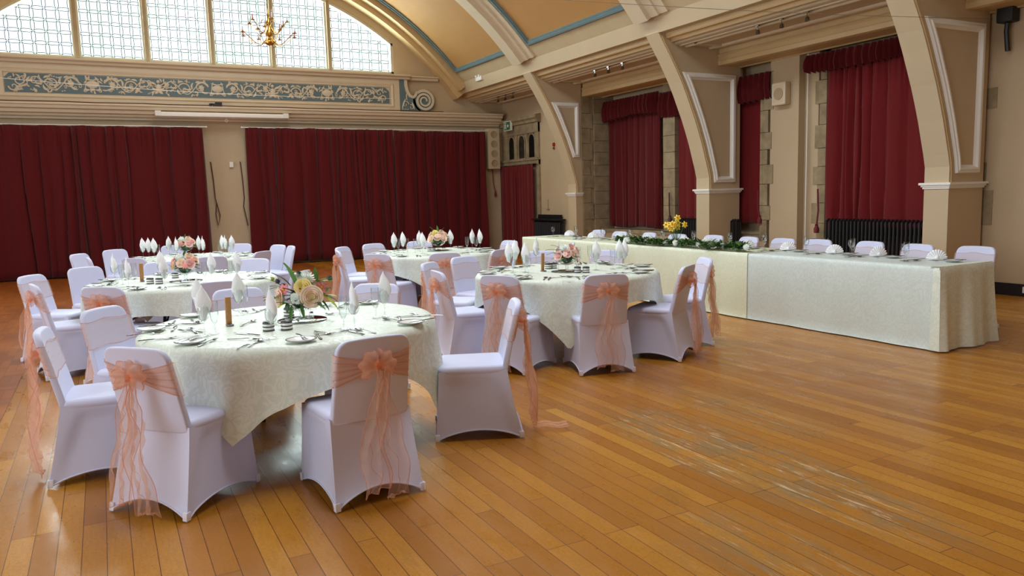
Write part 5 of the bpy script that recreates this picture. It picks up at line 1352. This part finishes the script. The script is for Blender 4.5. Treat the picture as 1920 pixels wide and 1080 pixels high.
# daffodils in a small china vase
p = onz(1268, 463, ZT); p.x = min(max(p.x, 6.62), 6.9)
v_ = empty('china_vase', (p.x, p.y, ZT+.004), 0, label='small painted china vase standing in the garland', cat='vase')
m = MB(); m.lathe([(.001, .0), (.032, .0), (.042, .03), (.044, .06), (.036, .085), (.032, .10), (.036, .112), (.033, .112), (.029, .1), (.033, .085), (.001, .02)], 22); m.build('body', 'vase_china', v_)
m = MB(); m.tube([(.04, 0, .085), (.062, 0, .075), (.064, 0, .05), (.042, 0, .03)], .005, 6); m.build('handle', 'vase_china', v_)
d_ = empty('daffodil_bunch', (p.x, p.y, ZT+.02), 0, label='bunch of yellow daffodils in the small vase on the long table', cat='flowers')
right = Vector((R2.x, R2.y, 0)).normalized(); toc = Vector((-fw.x, -fw.y, 0)).normalized()
sm = MB()
for q, (dx, dz) in enumerate(((-.125, .27), (-.06, .28), (.005, .36), (.02, .29), (.105, .27), (-.075, .225), (.015, .235), (-.02, .27), (-.10, .25))):
    h = right*dx+toc*(.03*((q % 3)-1)+.02)+Vector((0, 0, dz)); s0 = right*dx*.12+Vector((0, 0, .0))
    sm.tube([s0, s0*.5+h*.5+Vector((0, 0, .03)), h-toc*.012], .0035, 5)
    star(d_, h, toc+right*dx*3+Vector((0, 0, .25)), .048, ['daffodil', 'daffodil_core'], 'daffodil_head', 6, q*.4, trumpet=.5)
for dx in (-.03, -.01, .02, .035): leaf(None, right*dx*.3, right*dx*3+Vector((0, 0, 1)), .26, .008, None, mb=sm, curl=.05)
sm.build('stems', 'leaf_green', d_, angle=80)

# ------------------------------------------------------------------ chandelier
cc = Vector((2.55, 12.8, 3.93))
ch = empty('chandelier', cc, 0, label='brass chandelier with candle lamps hanging before the arched window', cat='chandelier')
m = MB(); m.lathe([(.001, 0), (.03, .005), (.065, .03), (.07, .055), (.05, .08), (.02, .10), (.018, .13), (.045, .15), (.05, .18), (.035, .22), (.02, .25), (.018, .30), (.035, .32), (.04, .35), (.02, .39), (.014, .43), (.022, .46), (.012, .5), (.010, .56), (.001, .57)], 24); m.build('stem', 'brass', ch)
for ring, n, R, z0, zc in ((0, 8, .42, .13, .16), (1, 6, .30, .30, .34)):
    for k in range(n):
        a = 2*pi*(k+.3*ring)/n+.2; d = Vector((cos(a), sin(a), 0)); m = MB()
        pts = []
        for i in range(17):
            t = i/16; r = .03+(R-.03)*t; z = z0-.12*sin(pi*min(1, t*1.05))+ (zc-z0)*t - .03*sin(2*pi*t); pts.append(d*r+Vector((0, 0, z)))
        m.tube(pts, .006, 6)
        m.tube([d*(.04+.10*t)+Vector((0, 0, z0+.10*sin(pi*t))) for t in [i/8 for i in range(9)]], .004, 5)
        e = pts[-1]; m.lathe([(.001, 0), (.034, .004), (.036, .008), (.012, .010), (.012, .02), (.018, .028), (.013, .032), (.001, .032)], 14, e)
        arm = m.build('arm', 'brass', ch)
        m = MB(); m.lathe([(.011, 0), (.011, .06), (.001, .061)], 10, e+Vector((0, 0, .03))); m.build('candle_tube', 'candle_pink' if k % 3 == 0 else 'candle', arm)
        m = MB(); m.lathe([(.001, 0), (.013, .015), (.011, .035), (.001, .07)], 10, e+Vector((0, 0, .092))); m.build('bulb', 'glass_thick', arm)
m = MB(); z = .56; top = RV+ZC-3.93-.14; i = 0
while z < top-.02:
    o_ = Vector((1, 0, 0)) if i % 2 else Vector((0, 1, 0))
    m.tube([o_*.014*cos(a)+Vector((0, 0, z+.03+.034*sin(a))) for a in [2*pi*k/10 for k in range(11)]], .004, 5, caps=False); z += .056; i += 1
m.build('chain', 'steel_dark', ch)
settle_labels()
for o in list(protos.values())+list(PR.values()):
    if o.name not in FIRST and o.name not in [x for x in FIRST]: pass

# ------------------------------------------------------------------ light
W_ = bpy.data.worlds.new('world'); SC.world = W_; W_.use_nodes = True
W_.node_tree.nodes['Background'].inputs[0].default_value = (.80, .90, 1, 1); W_.node_tree.nodes['Background'].inputs[1].default_value = 1.6
def area(name, loc, rot, sx, sy, power, col):
    l = bpy.data.lights.new(name, 'AREA'); l.shape = 'RECTANGLE'; l.size = sx; l.size_y = sy; l.energy = power; l.color = col
    o = bpy.data.objects.new(name, l); COL.objects.link(o); o.location = loc; o.rotation_euler = rot; return o
area('daylight_front_window', (2.55, YB+.42, 5.75), (-pi/2, 0, 0), 8.6, 2.4, 1100, (.86, .94, 1))
for y in (2.0, 8.0, 14.0): area('daylight_side_window', (-5.75, y, 2.3), (0, -pi/2, 0), 2.6, 3.0, 110 if y > 4 else 150, (.86, .94, 1))
area('rear_fill_light', (2.5, YR+.1, 5.0), (pi/2, 0, 0), 8.0, 2.2, 45, (.88, .93, 1))  # added fill light inside the room; the rear wall has no window
area('assumed_roof_daylight', (XC, 8.6, RV+ZC-.10), (0, 0, 0), 2.4, 13, 600, (.86, .94, 1))  # unseen top light, added to brighten seats and tabletops; a skylight is assumed
m = MB(); zt = RV+ZC-.14
for x in (XC-1.32, XC+1.24): m.box(x, x+.08, -2.5, 15.5, zt, zt+.12)
for k in range(13): m.box(XC-1.3, XC+1.3, -2.5+1.49*k, -2.44+1.49*k, zt, zt+.10)
struct(m.build('window_2', 'timber_frame', smooth=False), 'unseen frame of an assumed roof light at the crown of the vault', 'window')  # bars built around the added top light; the vault above stays closed
m = MB()
for k in range(7): m.box(-1.6+8.2*k/6-.05, -1.6+8.2*k/6+.05, YR, YR+.16, 3.85, 6.15)
m.box(-1.65, 6.65, YR, YR+.16, 3.8, 3.9); m.box(-1.65, 6.65, YR, YR+.16, 6.1, 6.2)
struct(m.build('window_3', 'timber_frame', smooth=False), 'added timber frame around the fill light behind the camera', 'window')  # unseen bars put round the rear fill light, no opening behind them
for k, y in enumerate((2.0, 8.0, 14.0)):
    m = MB()
    for q in range(4): m.box(-5.5, -5.42, y-1.5+q-.04, y-1.5+q+.04, 1.0, 3.6)
    m.box(-5.5, -5.42, y-1.5, y+1.5, 2.26, 2.34)
    struct(m.build('window_%d' % (4+k), 'timber_frame', smooth=False), 'timber framed window in the left wall', 'window')
SC.view_settings.view_transform = 'Standard'; SC.view_settings.look = 'None'; SC.view_settings.gamma = 1; SC.view_settings.use_curve_mapping = False
SC.view_settings.exposure = 0.47
try:
    SC.cycles.use_denoising = True; SC.cycles.max_bounces = 10; SC.cycles.transparent_max_bounces = 24; SC.cycles.diffuse_bounces = 5; SC.cycles.sample_clamp_indirect = 4
    SC.cycles.caustics_reflective = False; SC.cycles.caustics_refractive = False
except Exception: pass
